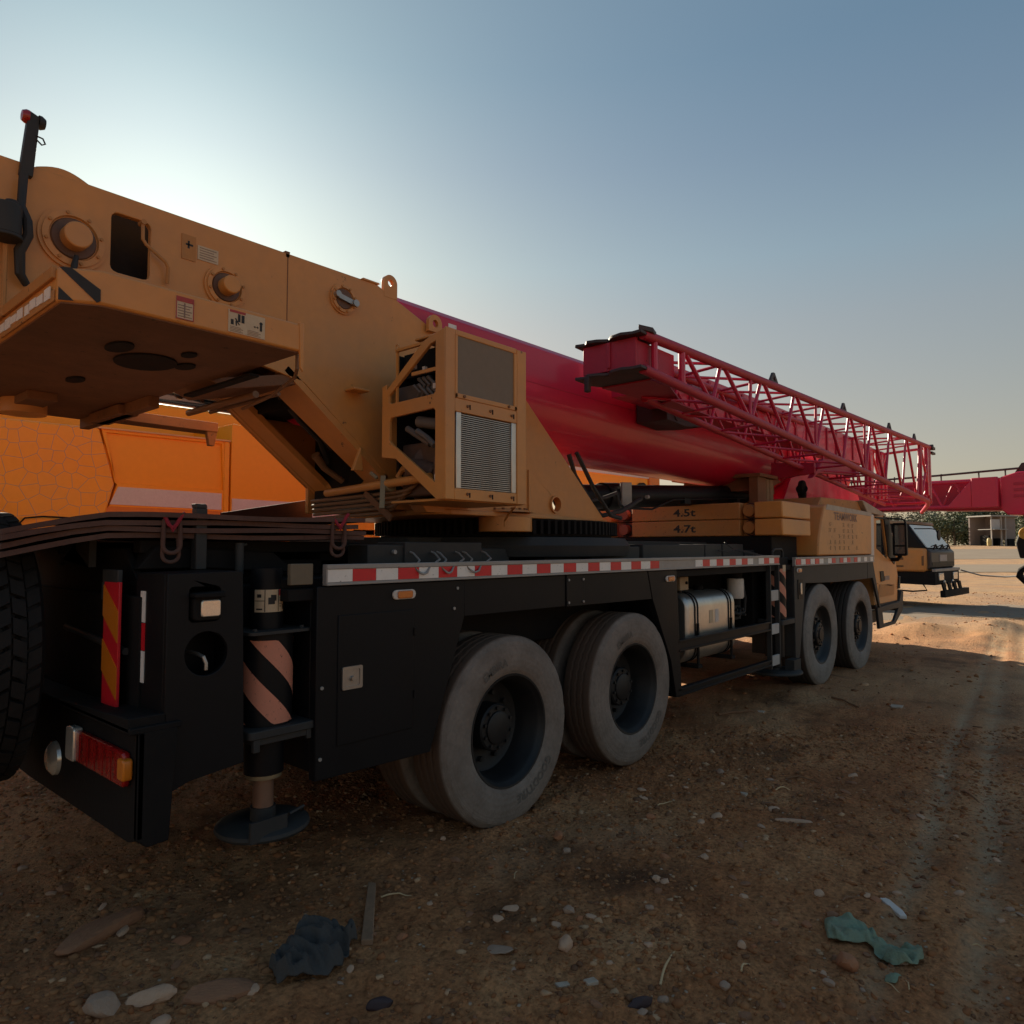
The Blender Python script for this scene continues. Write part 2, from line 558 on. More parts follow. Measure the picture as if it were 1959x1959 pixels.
def build_ground():
    nr, r = 330, []
    r0 = .35
    while r0 < 1000:
        r.append(r0)
        r0 *= 1.0125 if r0 < 8 else (1.022 if r0 < 30 else 1.06)
    r = np.array(r)
    fine = np.linspace(YAW - R(47), YAW + R(47), 520)
    coarse = np.linspace(YAW + R(47), YAW - R(47) + 2 * math.pi, 60)[1:-1]
    a = np.concatenate([fine, coarse])
    A, RR = np.meshgrid(a, r)
    X, Y = RR * np.cos(A), RR * np.sin(A)
    Z = gz(X, Y)
    V = np.stack([X, Y, Z], -1).reshape(-1, 3)
    n, m = len(r), len(a)
    I = np.arange(n * m).reshape(n, m)
    J = np.roll(I, -1, 1)
    F = np.stack([I[:-1], J[:-1], J[1:], I[1:]], -1).reshape(-1, 4)
    V = np.concatenate([V, [[0, 0, float(gz(0., 0.))]]])
    c = len(V) - 1
    tri = np.stack([np.full(m, c), J[0], I[0]], -1)
    me = bpy.data.meshes.new('ground')
    nv, nq, ntr = len(V), len(F), len(tri)
    me.vertices.add(nv)
    me.vertices.foreach_set('co', V.ravel())
    me.loops.add(nq * 4 + ntr * 3)
    me.loops.foreach_set('vertex_index', np.concatenate([F[:, ::-1].ravel(), tri[:, ::-1].ravel()]))
    me.polygons.add(nq + ntr)
    me.polygons.foreach_set('loop_start', np.concatenate([np.arange(nq) * 4, nq * 4 + np.arange(ntr) * 3]))
    me.update(calc_edges=True)
    me.polygons.foreach_set('use_smooth', [True] * len(me.polygons))
    at = me.attributes.new('track', 'FLOAT', 'POINT')
    at.data.foreach_set('value', track_mask(V[:, 0], V[:, 1]))
    at = me.attributes.new('yard', 'FLOAT', 'POINT')
    at.data.foreach_set('value', sstep(10, 20, V[:, 0] + .6 * V[:, 1]))
    o = bpy.data.objects.new('ground', me)
    COL.objects.link(o)
    o['kind'] = 'structure'
    m = bpy.data.materials.new('packed_earth')
    m.use_nodes = True
    t = m.node_tree
    b = t.nodes['Principled BSDF']
    b.inputs['Roughness'].default_value = .95
    b.inputs['Specular IOR Level'].default_value = .2
    tc = t.nodes.new('ShaderNodeTexCoord')
    def nz(scale, det, rough=.6):
        n = t.nodes.new('ShaderNodeTexNoise')
        n.inputs['Scale'].default_value = scale
        n.inputs['Detail'].default_value = det
        n.inputs['Roughness'].default_value = rough
        t.links.new(tc.outputs['Object'], n.inputs['Vector'])
        return n.outputs[0]
    def ramp(src, stops):
        r = t.nodes.new('ShaderNodeValToRGB')
        e = r.color_ramp.elements
        while len(e) < len(stops):
            e.new(.5)
        for k, (p, c) in zip(e, stops):
            k.position = p
            k.color = (*c, 1)
        t.links.new(src, r.inputs[0])
        return r.outputs[0]
    def mix(a, b2, fac, mode='MIX'):
        x = t.nodes.new('ShaderNodeMix')
        x.data_type = 'RGBA'
        x.blend_type = mode
        for s, i in ((a, 6), (b2, 7)):
            if isinstance(s, tuple):
                x.inputs[i].default_value = (*s, 1)
            else:
                t.links.new(s, x.inputs[i])
        if isinstance(fac, float):
            x.inputs[0].default_value = fac
        else:
            t.links.new(fac, x.inputs[0])
        return x.outputs[2]
    def maprange(s, a, b2, c=0., d=1.):
        x = t.nodes.new('ShaderNodeMapRange')
        for i, v in enumerate((a, b2, c, d)):
            x.inputs[i + 1].default_value = v
        t.links.new(s, x.inputs[0])
        return x.outputs[0]
    base = ramp(nz(.9, 10, .7), [(.28, (.22, .085, .034)), (.45, (.40, .165, .066)), (.58, (.50, .235, .10)), (.75, (.58, .34, .17))])
    fine_ = ramp(nz(38., 6, .7), [(.3, (.38, .34, .31)), (.46, (.95, .93, .92)), (.70, (1.65, 1.60, 1.56))])
    col = mix(base, fine_, .85, 'MULTIPLY')
    # broad far tints: tan straw-coloured soil and greyer trodden dust
    col = mix(col, (.52, .36, .20), maprange(nz(.16, 5), .45, .62, 0., .55))
    col = mix(col, (.24, .18, .13), maprange(nz(.33, 6), .57, .72, 0., .5))
    # dark oil-stained patches
    col = mix(col, (.10, .048, .026), maprange(nz(.75, 8, .68), .52, .66, 0., .8))
    fa = t.nodes.new('ShaderNodeAttribute')
    fa.attribute_name = 'yard'
    col = mix(col, mix((.42, .27, .145), (.29, .215, .15), maprange(nz(.5, 5), .4, .6)), maprange(fa.outputs['Fac'], 0., 1., 0., .72))
    tr = t.nodes.new('ShaderNodeAttribute')
    tr.attribute_name = 'track'
    tm = t.nodes.new('ShaderNodeMath')
    tm.operation = 'MULTIPLY'
    t.links.new(tr.outputs['Fac'], tm.inputs[0])
    t.links.new(maprange(nz(6., 6), .35, .6, .1, .75), tm.inputs[1])
    col = mix(col, (.52, .37, .225), tm.outputs[0])
    # pale chips
    v = t.nodes.new('ShaderNodeTexVoronoi')
    v.inputs['Scale'].default_value = 26
    t.links.new(tc.outputs['Object'], v.inputs['Vector'])
    chip = t.nodes.new('ShaderNodeMath')
    chip.operation = 'MULTIPLY'
    t.links.new(maprange(v.outputs['Distance'], .16, .22, 1., 0.), chip.inputs[0])
    sepc = t.nodes.new('ShaderNodeSeparateColor')
    t.links.new(v.outputs['Color'], sepc.inputs[0])
    t.links.new(maprange(sepc.outputs[0], .80, .84), chip.inputs[1])
    col = mix(col, (.52, .38, .27), chip.outputs[0])
    t.links.new(col, b.inputs['Base Color'])
    b1 = t.nodes.new('ShaderNodeBump')
    b1.inputs['Strength'].default_value = .9
    b1.inputs['Distance'].default_value = .02
    t.links.new(nz(45., 8, .7), b1.inputs['Height'])
    b2 = t.nodes.new('ShaderNodeBump')
    b2.inputs['Strength'].default_value = .5
    b2.inputs['Distance'].default_value = .03
    t.links.new(maprange(v.outputs['Distance'], .1, .4, 1., 0.), b2.inputs['Height'])
    t.links.new(b1.outputs[0], b2.inputs['Normal'])
    t.links.new(b2.outputs[0], b.inputs['Normal'])
    me.materials.append(m)
    return o
GROUND = build_ground()

# ------------------------------------------------------------ wheel builders
def tyre_mesh(name, r, ri, wd, m, n=96, zig=.004, ribs=4):
    """lathed tyre with bulged sidewalls and zigzag tread grooves; axis y, outer face at y = 0, going to +wd"""
    half = [(ri, .035), (ri + .012, .018), (ri + .05, .004), (ri + .10, 0), (r - .075, .004), (r - .05, .012), (r - .034, .014), (r - .026, .022), (r - .010, .030), (r - .002, .042)]
    tread = []
    y0, y1 = .048, wd - .048
    gw = .012
    step = (y1 - y0) / ribs
    for k in range(ribs):
        a, b = y0 + k * step, y0 + (k + 1) * step
        if k:
            tread += [(r - .014, a + gw * .3, 1), (r, a + gw, 1)]
        else:
            tread += [(r, a, 0)]
        if k < ribs - 1:
            tread += [(r, b - gw, 1), (r - .014, b - gw * .3, 1)]
        else:
            tread += [(r, b, 0)]
    prof = [(a, b, 0) for a, b in half] + tread + [(a, wd - b, 0) for a, b in reversed(half)]
    vs, fs, uvs = [], [], []
    np_ = len(prof)
    for j, (rr, h, z) in enumerate(prof):
        for i in range(n):
            a = 2 * math.pi * i / n
            dz = z * zig * (1 if i % 2 else -1)
            k = 1
            if j in (7, 8, len(prof) - 8, len(prof) - 9) and i % 4 < 1:
                k = 1 - .006 / rr
            vs.append((rr * k * math.cos(a), h + dz, rr * k * math.sin(a)))
    for j in range(np_ - 1):
        for i in range(n):
            i2 = (i + 1) % n
            fs.append((j * n + i, j * n + i2, (j + 1) * n + i2, (j + 1) * n + i))
    me = bpy.data.meshes.new(name)
    me.from_pydata(vs, [], fs)
    me.materials.append(m)
    uv = me.uv_layers.new(name='uv')
    d = np.zeros((len(me.loops), 2))
    li = np.empty(len(me.loops), int)
    me.loops.foreach_get('vertex_index', li)
    row = li // n
    vv = np.array([min(j, np_ - 1 - j) for j in range(np_)]) / 20.
    vv = np.clip(vv, 0, .5)
    d[:, 0] = (li % n) / n
    d[:, 1] = vv[row]
    uv.data.foreach_set('uv', d.ravel())
    import bmesh
    bm = bmesh.new()
    bm.from_mesh(me)
    bmesh.ops.recalc_face_normals(bm, faces=bm.faces)
    bm.to_mesh(me)
    bm.free()
    me.polygons.foreach_set('use_smooth', [True] * len(me.polygons))
    me.set_sharp_from_angle(angle=R(38))
    return me
ME_TYRE = tyre_mesh('tyre', .56, .325, .30, TYRE)
ME_TYREF = tyre_mesh('front_tyre', .61, .345, .36, TYREF, ribs=5, zig=.0015)

RIM = mat('dark_rim_paint', (.007, .007, .008), .5, dust=.25, dcol=(.06, .05, .045), scale=5, bump=.06, bscale=30, spec=.5)
def rear_rim():
    m = MB()
    m.lathe([(.327, .035), (.337, .024), (.333, .016), (.322, .018), (.316, .03), (.306, .045), (.296, .06), (.292, .11), (.284, .125), (.280, .19), (.272, .215), (.255, .225), (.15, .235), (.145, .235)], (0, 0, 0), 'y', 56)
    m.lathe([(.145, .235), (.142, .135), (.132, .125), (.10, .123), (.098, .112), (.085, .105), (.0001, .104)], (0, 0, 0), 'y', 32)
    bolts(m, [(.118 * math.cos(R(a)), .124, .118 * math.sin(R(a))) for a in range(0, 360, 36)], .011, .014)
    bolts(m, [(.20 * math.cos(R(a + 18)), .232, .20 * math.sin(R(a + 18))) for a in range(0, 360, 36)], .016, .03)
    return m.mesh('rear_rim', RIM)
def front_rim():
    m = MB()
    m.lathe([(.327, .035), (.337, .024), (.333, .016), (.322, .018), (.314, .03), (.300, .045), (.292, .075), (.270, .10), (.245, .112), (.20, .098), (.15, .094), (.135, .092)], (0, 0, 0), 'y', 56)
    m.lathe([(.135, .092), (.13, .05), (.12, .04), (.07, .036), (.068, .025), (.0001, .024)], (0, 0, 0), 'y', 28)
    bolts(m, [(.168 * math.cos(R(a)), .094, .168 * math.sin(R(a))) for a in range(0, 360, 36)], .017, .032)
    bolts(m, [(.098 * math.cos(R(a)), .04, .098 * math.sin(R(a))) for a in range(0, 360, 45)], .008, .01)
    return m.mesh('front_rim', RIM)
ME_RRIM, ME_FRIM = rear_rim(), front_rim()

def arc_text(txt, r, a_mid, size, name, parent, m, flip=False):
    v, f = text_geo(txt, size, True)
    vs = []
    for x, y, z in v:
        if not flip:
            a, rr = a_mid - x / r, r + y - size * .35
        else:
            a, rr = a_mid + x / r, r - y + size * .35
        # sidewall bulge keeps the letters just proud of the rubber
        vs.append((rr * math.cos(a), -.0025, rr * math.sin(a)))
    mb = MB()
    mb.add(vs, f)
    n = len(vs)
    return mb.build(name, m, parent, smooth=0)
LETT = mat('worn_tyre_lettering', (.15, .125, .105), .9, dust=.5, dcol=(.12, .105, .09), scale=25)

# ============================================================ the main truck crane
YN, YF, YC = 2.80, 5.42, 4.11          # near side, far side, centre line
crane = thing('truck_crane', 'long mobile crane with black carrier, ochre turntable and crimson boom nearest the camera', 'mobile crane', (0, 0, 0))

# ---- carrier chassis and deck
m = MB()
m.box(1.25, 12.4, 3.45, 3.62, .62, 1.38).box(1.25, 12.4, 4.60, 4.77, .62, 1.38)
m.box(1.25, 12.4, 3.62, 4.60, .78, 1.30)
m.box(2.55, 5.2, 3.25, 3.45, .95, 1.38)
m.build('chassis', BLKM, crane, bevel=.01)
m = MB()
m.box(1.72, 11.15, 2.83, YF - .03, 1.38, 1.435)
m.box(1.72, 7.5, 2.9, 5.3, 1.435, 1.48)
m.build('deck', BLKM, crane, bevel=.005)
m = MB()
for x in (3.2, 4.6, 8.9, 10.52):
    m.cyl((x, 3.0, .55), (x, 5.2, .55), .075, 14)
    m.lathe([(.0, -.2), (.16, -.14), (.2, 0), (.16, .14), (0, .2)], (x, YC, .55), 'y', 16)
m.build('axles', BLKM, crane)

# ---- wheels: right side first, then the far side turned round
def wheel(x, z, y, kind, inner=False, txt=False):
    o = sub('wheel', crane, (x, y, z))
    me = ME_TYREF if kind == 'front' else ME_TYRE
    place('tyre', me, o, rot=(0, rnd.uniform(0, 6), 0))
    place('rim', ME_FRIM if kind == 'front' else ME_RRIM, o, rot=(0, .2 + x, 0), scale=(1.06, 1, 1.06) if kind == 'front' else (1, 1, 1))
    if inner:
        t2 = place('inner_tyre', me, o, (0, .345, 0), (0, rnd.uniform(0, 6), 0))
        dm = MB()
        dm.lathe([(.325, .0), (.30, .05), (.28, .05), (.0001, .05)], (0, .345, 0), 'y', 40)
        dm.build('inner_rim', BLKM, o)
    if txt:
        arc_text(txt[0], .415, R(112), .066, 'lettering', o, LETT)
        arc_text(txt[1], .415, R(-58), .070, 'lettering', o, LETT)
    return o
wheel(3.20, .535, 2.79, 'rear', True, ('EMBIRA', 'GOODTYRE'))
wheel(4.60, .575, 2.79, 'rear', True, ('EMBIRA', 'GOODTYRE'))
wheel(8.90, .585, 2.79, 'front')
wheel(10.53, .555, 2.79, 'front')
for x, z, k in ((3.2, .535, 'rear'), (4.6, .575, 'rear'), (8.9, .585, 'front'), (10.53, .555, 'front')):
    o = wheel(x, z, YF, k, k == 'rear')
    o.rotation_euler = (0, 0, math.pi)

# ---- rear locker panel with its door
m = MB()
m.prism([(1.85, 1.443), (1.85, .565), (2.55, .55), (2.80, 1.235), (2.80, 1.443)], 'y', YN, YN + .05)
m.box(1.85, 1.90, YN + .05, 3.40, .60, 1.40)
m.prism([(2.52, .56), (2.56, .56), (2.80, 1.20), (2.76, 1.20)], 'y', YN + .05, 3.2)
pan = m.build('locker_panel', BLK, crane, bevel=.004)
m = MB()
m.box(1.965, 2.425, YN - .006, YN, .70, 1.305)
door = m.build('door', BLK, pan, bevel=.003)
m = MB()
m.prism(rrect(1.985, 2.10, .955, 1.062, .008), 'y', YN - .014, YN - .006, [rrect(2.0, 2.085, .97, 1.047, .006)])
m.box(2.0, 2.085, YN - .009, YN - .0062, .97, 1.047)
m.cyl((2.045, YN - .009, 1.005), (2.045, YN - .022, 1.005), .012, 12)
m.build('latch', STL, pan)
m = MB()
for z in (.87, 1.19):
    m.cyl((2.432, YN - .008, z - .02), (2.432, YN - .008, z + .02), .006, 8)
m.build('hinges', BLK, pan)
m = MB()
bolts(m, [(x, YN, z) for x, z in ((2.745, 1.40), (2.72, 1.29), (1.875, .66), (1.88, .98))], .009, .006)
m.build('bolts', GAL, pan)
def marker(x, z, par):
    a = MB()
    a.prism(rrect(x - .075, x + .075, z - .024, z + .024, .023), 'y', YN - .012, YN)
    o = a.build('marker_light', WHT, par, bevel=.003)
    a = MB()
    a.prism(rrect(x - .048, x + .048, z - .019, z + .019, .010), 'y', YN - .022, YN - .012)
    a.build('lens', AMB, o, bevel=.004)
marker(2.36, 1.385, pan)

# ---- mudguard skirts between the wheels
m = MB()
m.prism([(2.803, 1.443), (2.803, 1.24), (3.745, 1.238), (3.745, 1.443)], 'y', YN + .004, YN + .03)
m.prism([(3.75, 1.443), (3.75, 1.234), (3.955, 1.233), (3.955, 1.443)], 'y', YN - .004, YN + .03)
m.prism([(3.96, 1.443), (3.96, 1.232), (4.868, 1.225), (4.80, 1.443)], 'y', YN + .004, YN + .03)
m.box(2.80, 4.85, YN + .03, 3.5, 1.33, 1.36)
sk = m.build('mudguard_skirt', BLK, crane, bevel=.003)
m = MB()
bolts(m, [(x, YN - .004, z) for x in (3.77, 3.935) for z in (1.26, 1.41)], .009, .007)
m.build('bolts', GAL, sk)
m = MB()
m.prism([(4.806, 1.443), (4.872, 1.222), (5.15, .72), (5.235, .41), (5.33, .41), (5.262, 1.443)], 'y', YN, YN + .04)
m.prism([(5.235, .41), (5.33, .41), (5.33, .44), (5.235, .44)], 'y', YN + .04, 3.4)
m.box(5.20, 5.255, YN + .04, 3.4, .45, 1.40)
m.prism([(4.88, 1.21), (4.90, 1.21), (5.17, .72), (5.15, .72)], 'y', YN + .04, 3.2)
br = m.build('mudguard_bracket', BLK, crane, bevel=.004)
marker(5.145, 1.375, br)

# ---- reflective edge channel with its tape blocks
def strip(x0, x1, z0, z1, nb, first, worn=()):
    a = MB()
    a.box(x0, x1, YN - .012, YN + .02, z0, z1)
    a.box(x0, x1, YN - .02, YN - .012, z1 - .022, z1)
    a.box(x0, x1, YN - .02, YN - .012, z0, z0 + .012)
    return a.build('edge_channel', GAL, crane, bevel=.002)
def tape(par, x0, x1, z0, z1, red):
    a = MB()
    a.box(x0 + .001, x1 - .001, YN - .0155, YN - .0122, z0, z1)
    a.build('tape_block', RTAPE if red else WTAPE, par, smooth=0)
e1 = strip(1.89, 7.50, 1.447, 1.545, 0, 0)
for i in range(22):
    tape(e1, 1.895 + i * .139, 1.895 + (i + 1) * .139, 1.463, 1.521, i % 2 == 1)
xs = 5.57
for i in range(14):
    if i != 9:
        tape(e1, xs + i * .137, xs + (i + 1) * .137, 1.463, 1.521, i % 2 == 1)
e2 = strip(7.97, 11.2, 1.42, 1.52, 0, 0)
for i in range(20):
    if i not in (6, 9, 13, 16, 18):
        tape(e2, 8.0 + i * .158, 8.0 + (i + .92) * .158, 1.436, 1.498, i % 2 == 0)
m = MB()
m.box(1.72, 1.835, YN + .012, YN + .04, 1.455, 1.55)
m.build('end_plate', mat('olive_end_plate', (.16, .13, .085), .6, dust=.4), crane, bevel=.003)

# ---- rear corner housing with work light
m = MB()
m.prism([(1.19, 1.52), (1.19, .665), (1.29, .70), (1.52, .725), (1.50, 1.525)], 'y', 2.82, 2.845, [rrect(1.275, 1.405, 1.325, 1.465, .02), circ(1.35, 1.195, .088, 28)])
m.prism([(1.19, 1.52), (1.19, .665), (1.215, .665), (1.215, 1.52)], 'y', 2.845, 3.12)
m.prism([(1.215, 1.505), (1.215, 1.52), (1.50, 1.525), (1.50, 1.51)], 'y', 2.845, 3.12)
m.box(1.48, 1.50, 2.845, 3.12, .74, 1.50)
m.box(1.22, 1.48, 3.02, 3.06, .72, 1.50)
hs = m.build('corner_housing', BLK, crane, bevel=.006)
m = MB()
m.prism(rrect(1.285, 1.40, 1.33, 1.425, .018), 'y', 2.80, 2.90)
m.prism([(1.28, 1.422), (1.405, 1.422), (1.405, 1.445), (1.28, 1.44)], 'y', 2.775, 2.90)
wl = m.build('work_light', BLKM, hs, bevel=.005)
m = MB()
m.prism(rrect(1.312, 1.392, 1.345, 1.412, .010), 'y', 2.790, 2.802)
m.build('lens', CLEN, wl, bevel=.004)
m = MB()
m.tube([(1.335, 3.0, 1.195), (1.335, 2.86, 1.19), (1.345, 2.835, 1.18), (1.352, 2.828, 1.155), (1.352, 2.828, 1.128)], .008, 8)
m.build('hook', STL, hs)
for z0, z1, rd in ((1.318, 1.445, False), (1.205, 1.315, True), (1.075, 1.202, False)):
    a = MB()
    a.box(1.1862, 1.1895, 3.02, 3.066, z0, z1)
    a.build('tape_block', RTAPE if rd else WTAPE, hs, smooth=0)

# ---- rear face: bumper, lamps, warning board, towing eye
m = MB()
m.prism([(2.80, .93), (2.80, .535), (2.88, .51), (4.1, .50), (5.42, .53), (5.42, .93)], 'x', 1.09, 1.115)
m.prism([(1.09, .93), (1.09, .535), (1.13, .50), (1.21, .505), (1.235, .93)], 'y', 2.80, 2.825)
m.box(1.06, 1.25, 2.80, 5.42, .925, .95)
m.box(1.115, 1.24, 2.9, 5.3, .60, .66)
m.prism([(2.82, .93), (2.82, .985), (3.6, .95), (3.6, .93)], 'x', 1.06, 1.2)
bp_ = m.build('rear_bumper', BLKM, crane, bevel=.005)
m = MB()
m.prism(rrect(2.865, 3.45, .72, .85, .018), 'x', 1.062, 1.09)
tl = m.build('tail_light', RLEN, bp_, bevel=.008)
m = MB()
m.prism(rrect(2.838, 2.90, .75, .83, .012), 'x', 1.052, 1.088)
m.build('side_lens', OLEN, tl, bevel=.006)
m = MB()
m.prism(rrect(3.37, 3.47, .72, .86, .014), 'x', 1.050, 1.088)
m.build('end_lens', CLEN, tl, bevel=.006)
m = MB()
for k in range(5):
    m.box(1.051, 1.0552, 2.96 + k * .085, 2.966 + k * .085, .735, .845)
m.build('lens_ribs', RLEN, tl, smooth=0)
m = MB()
m.lathe([(.0001, -.035), (.05, -.032), (.074, -.015), (.078, .0)], (1.09, 3.72, .665), 'x', 24)
m.build('round_lamp', CLEN, bp_)
m = MB()
m.box(1.18, 1.21, 3.05, 5.42, .95, 1.42)
m.prism([(3.1, 1.40), (5.42, 1.40), (5.42, 1.62), (3.35, 1.62)], 'x', 1.22, 1.25)
m.build('rear_wall', BLKM, crane, bevel=.004)
m = MB()
m.box(1.13, 1.142, 3.14, 3.305, .965, 1.48)
wb = m.build('warning_board', RTAPE, crane, bevel=.002)
for zl, zr in ((1.465, 1.36), (1.235, 1.13)):
    m = MB()
    m.prism([(3.304, zl), (3.304, zl - .13), (3.141, zr - .13), (3.141, zr)], 'x', 1.1262, 1.1298)
    m.build('orange_stripe', OLEN, wb, smooth=0)
m = MB()
m.box(1.13, 1.15, 3.16, 3.33, 1.475, 1.53).box(1.13, 1.15, 3.315, 3.34, 1.40, 1.475)
m.build('board_bracket', GRY, crane, bevel=.003)
m = MB()
m.prism(circ(3.92, 1.63, .095, 16, 90, 270)[::-1] + [(3.5, 1.535), (3.5, 1.725)], 'x', 1.13, 1.16, [circ(3.91, 1.63, .036, 16)])
m.build('towing_eye', GRY, crane, bevel=.004)
m = MB()
m.tube([(1.17, 3.9, 1.24), (1.17, 3.3, 1.20), (1.17, 3.16, 1.19)], .016, 8)
m.build('rear_handrail', GRY, crane)

# ---- deck furniture at the rear
m = MB()
m.box(1.44, 1.49, 3.13, 3.18, 1.525, 1.80)
m.prism([(1.44, 1.80), (1.49, 1.80), (1.485, 1.82), (1.435, 1.82)], 'y', 3.13, 3.18)
m.build('stake_post', GRY, crane, bevel=.004)
m = MB()
m.cyl((1.655, 3.15, 1.5), (1.655, 3.15, 1.645), .02, 14)
m.cyl((1.655, 3.15, 1.63), (1.69, 3.15, 1.64), .007, 8)
m.build('pin_post', GRY, crane)
m = MB()
m.prism([(1.22, 1.53), (1.50, 1.53), (1.95, 1.50), (1.95, 1.535), (1.86, 1.60), (1.30, 1.63)], 'y', 3.20, 4.9)
m.box(1.5, 2.5, 3.3, 5.0, 1.48, 1.56)
m.build('rear_deck_ramp', BLKM, crane, bevel=.006)
m = MB()
m.box(1.25, 2.42, 3.25, 3.33, 1.60, 1.655).box(1.25, 2.42, 4.5, 4.6, 1.60, 1.655)
m.box(2.2, 2.4, 3.3, 4.9, 1.48, 1.62)
m.build('load_bearers', BLKM, crane, bevel=.004)
m = MB()
m.box(2.30, 2.55, 3.02, 3.2, 1.49, 1.64)
m.box(2.54, 3.15, 3.0, 3.25, 1.48, 1.655)
bx = m.build('deck_box', GRY, crane, bevel=.006)
for a, b_, c in ((2.575, 2.5, 2.735), (2.775, 2.65, 2.925), (2.985, 2.84, 3.155)):
    m = MB()
    y = 2.985
    k_ = 2.775 / 2.985
    lo = 1.62 - .145 * k_
    m.tube([(a, y + .02, 1.60), (a, y - .012, 1.592), (a + .015 - .03, y - .08, 1.555), (a * k_ + .03, 2.785, lo + .03), (a * k_ + .055, 2.772, lo + .008), ((a + c) / 2 * k_, 2.768, lo), (c * k_ - .045, 2.772, lo + .008), (c * k_ - .02, 2.785, lo + .032), (c - .025, y - .08, 1.558), (c, y - .012, 1.592), (c, y + .02, 1.60)], .006, 8)
    m.build('wire_loop', GAL, bx)
m = MB()
m.cyl((2.47, 3.02, 1.60), (2.47, 3.0, 1.60), .012, 10)
m.build('bolt', GAL, bx)
m = MB()
m.box(3.2, 3.75, 3.3, 3.5, 1.48, 1.62).box(4.05, 4.5, 3.22, 3.4, 1.48, 1.625)
m.box(4.62, 5.35, 3.2, 3.45, 1.48, 1.635)
m.box(5.41, 6.60, 3.2, 3.5, 1.48, 1.655)
m.box(6.62, 7.0, 3.2, 3.5, 1.48, 1.66).box(7.03, 7.55, 3.2, 3.55, 1.48, 1.665)
m.box(7.6, 7.9, 3.2, 3.6, 1.45, 1.6)
m.box(3.16, 3.9, 3.7, 5.2, 1.48, 1.70)
m.box(5.0, 7.7, 3.7, 5.2, 1.48, 1.69)
m.build('deck_blocks', GRY, crane, bevel=.008)
m = MB()
m.tube([(7.0, 3.17, 1.68), (7.1, 3.1, 1.60), (7.2, 2.95, 1.56), (7.32, 2.79, 1.53)], .006, 6)
m.tube([(6.85, 3.17, 1.60), (6.98, 3.12, 1.58), (7.1, 3.1, 1.61), (7.45, 3.0, 1.56)], .006, 6)
m.build('deck_cables', HOSE, crane)
m = MB()
m.tube([(7.60, 2.9, 1.45), (7.60, 2.9, 1.58), (7.66, 2.9, 1.61), (7.86, 2.9, 1.61), (7.9, 2.9, 1.58), (7.9, 2.9, 1.45)], .013, 8)
m.build('grab_rail', GRY, crane)

# ---- outrigger jacks
def ring_stripes(par, x, y, r, z0, z1, n, slope, cnt, ph=0.):
    """painted helical bands on the sleeve (thin skin just proud of it)"""
    for k in range(cnt):
        a = MB()
        vs, fs = [], []
        N = 28
        H = (z1 - z0)
        for i in range(N):
            th = math.pi + math.pi * i / (N - 1)      # half facing -y
            u = i / (N - 1)
            zc = z0 + H * (ph + k * n) + slope * (.5 - u)
            lo, hi = max(z0, zc), min(z1, zc + H * n * .5)
            hi = max(lo, hi)
            for z in (lo, hi):
                vs.append((x + r * math.cos(th), y + r * math.sin(th), z))
        for i in range(N - 1):
            q = [i * 2, i * 2 + 2, i * 2 + 3, i * 2 + 1]
            if vs[q[0]][2] < vs[q[3]][2] or vs[q[1]][2] < vs[q[2]][2]:
                fs.append(tuple(q))
        if fs:
            a.add(vs, fs)
            a.build('pink_stripe', PNK, par)
def foot(par, x, y, z, r):
    a = MB()
    a.lathe([(.0001, .012), (r * .5, .014), (r - .02, .010), (r, .0), (r + .004, -.014), (r - .004, -.026), (r - .03, -.03), (.0001, -.03)], (x, y, z), 'z', 40)
    a.cyl((x, y, z), (x, y, z + .07), .055, 16)
    a.tube([(x + .05, y - .10, z + .02), (x + .05, y - .14, z + .055), (x + .13, y - .12, z + .06), (x + .16, y - .06, z + .02)], .007, 6)
    return a.build('foot_pad', GRY, par)
rj = sub('outrigger_jack', crane, (1.69, 2.96, 0))
m = MB()
m.cyl((0, 0, 1.25), (0, 0, 1.53), .070, 24)
m.build('upper_tube', BLK, rj)
m = MB()
m.cyl((0, 0, .82), (0, 0, 1.25), .118, 32)
slv = m.build('sleeve', BLK, rj)
ring_stripes(rj, 0, 0, .1195, .85, 1.215, .70, .40, 4, -.78)
m = MB()
m.prism(rrect(-.15, .15, -.14, .12, .03), 'z', 1.245, 1.258)
bolts(m, [(-.11, -.1, 1.258), (.12, -.1, 1.258)], .01, .012, 'z', 1)
m.build('top_flange', GRY, rj)
m = MB()
m.prism(rrect(-.15, .17, -.15, .13, .02), 'z', .805, .84)
m.box(-.12, .14, -.135, .1, .775, .805)
m.box(-.13, -.10, -.145, -.12, .75, .805).box(.13, .155, -.14, -.12, .76, .805)
m.build('clamp', GRY, rj, bevel=.004)
m = MB()
m.cyl((0, 0, .62), (0, 0, .79), .086, 24)
m.build('lower_tube', BLK, rj)
m = MB()
m.lathe([(.075, .03), (.080, .02), (.078, 0), (.05, -.004), (.0001, -.004)], (0, 0, .60), 'z', 24)
m.build('wiper_ring', mat('dull_brass', (.33, .26, .15), .5, metal=.5, dust=.5), rj)
m = MB()
m.cyl((0, 0, .40), (0, 0, .60), .045, 20)
m.build('rod', mat('rusty_rod', (.28, .16, .11), .5, metal=.5, dust=.5), rj)
foot(rj, .0, .0, .40, .20)
m = MB()
m.box(-.15, .02, -.17, -.155, .385, .47)
m.build('foot_bracket', GRY, rj)
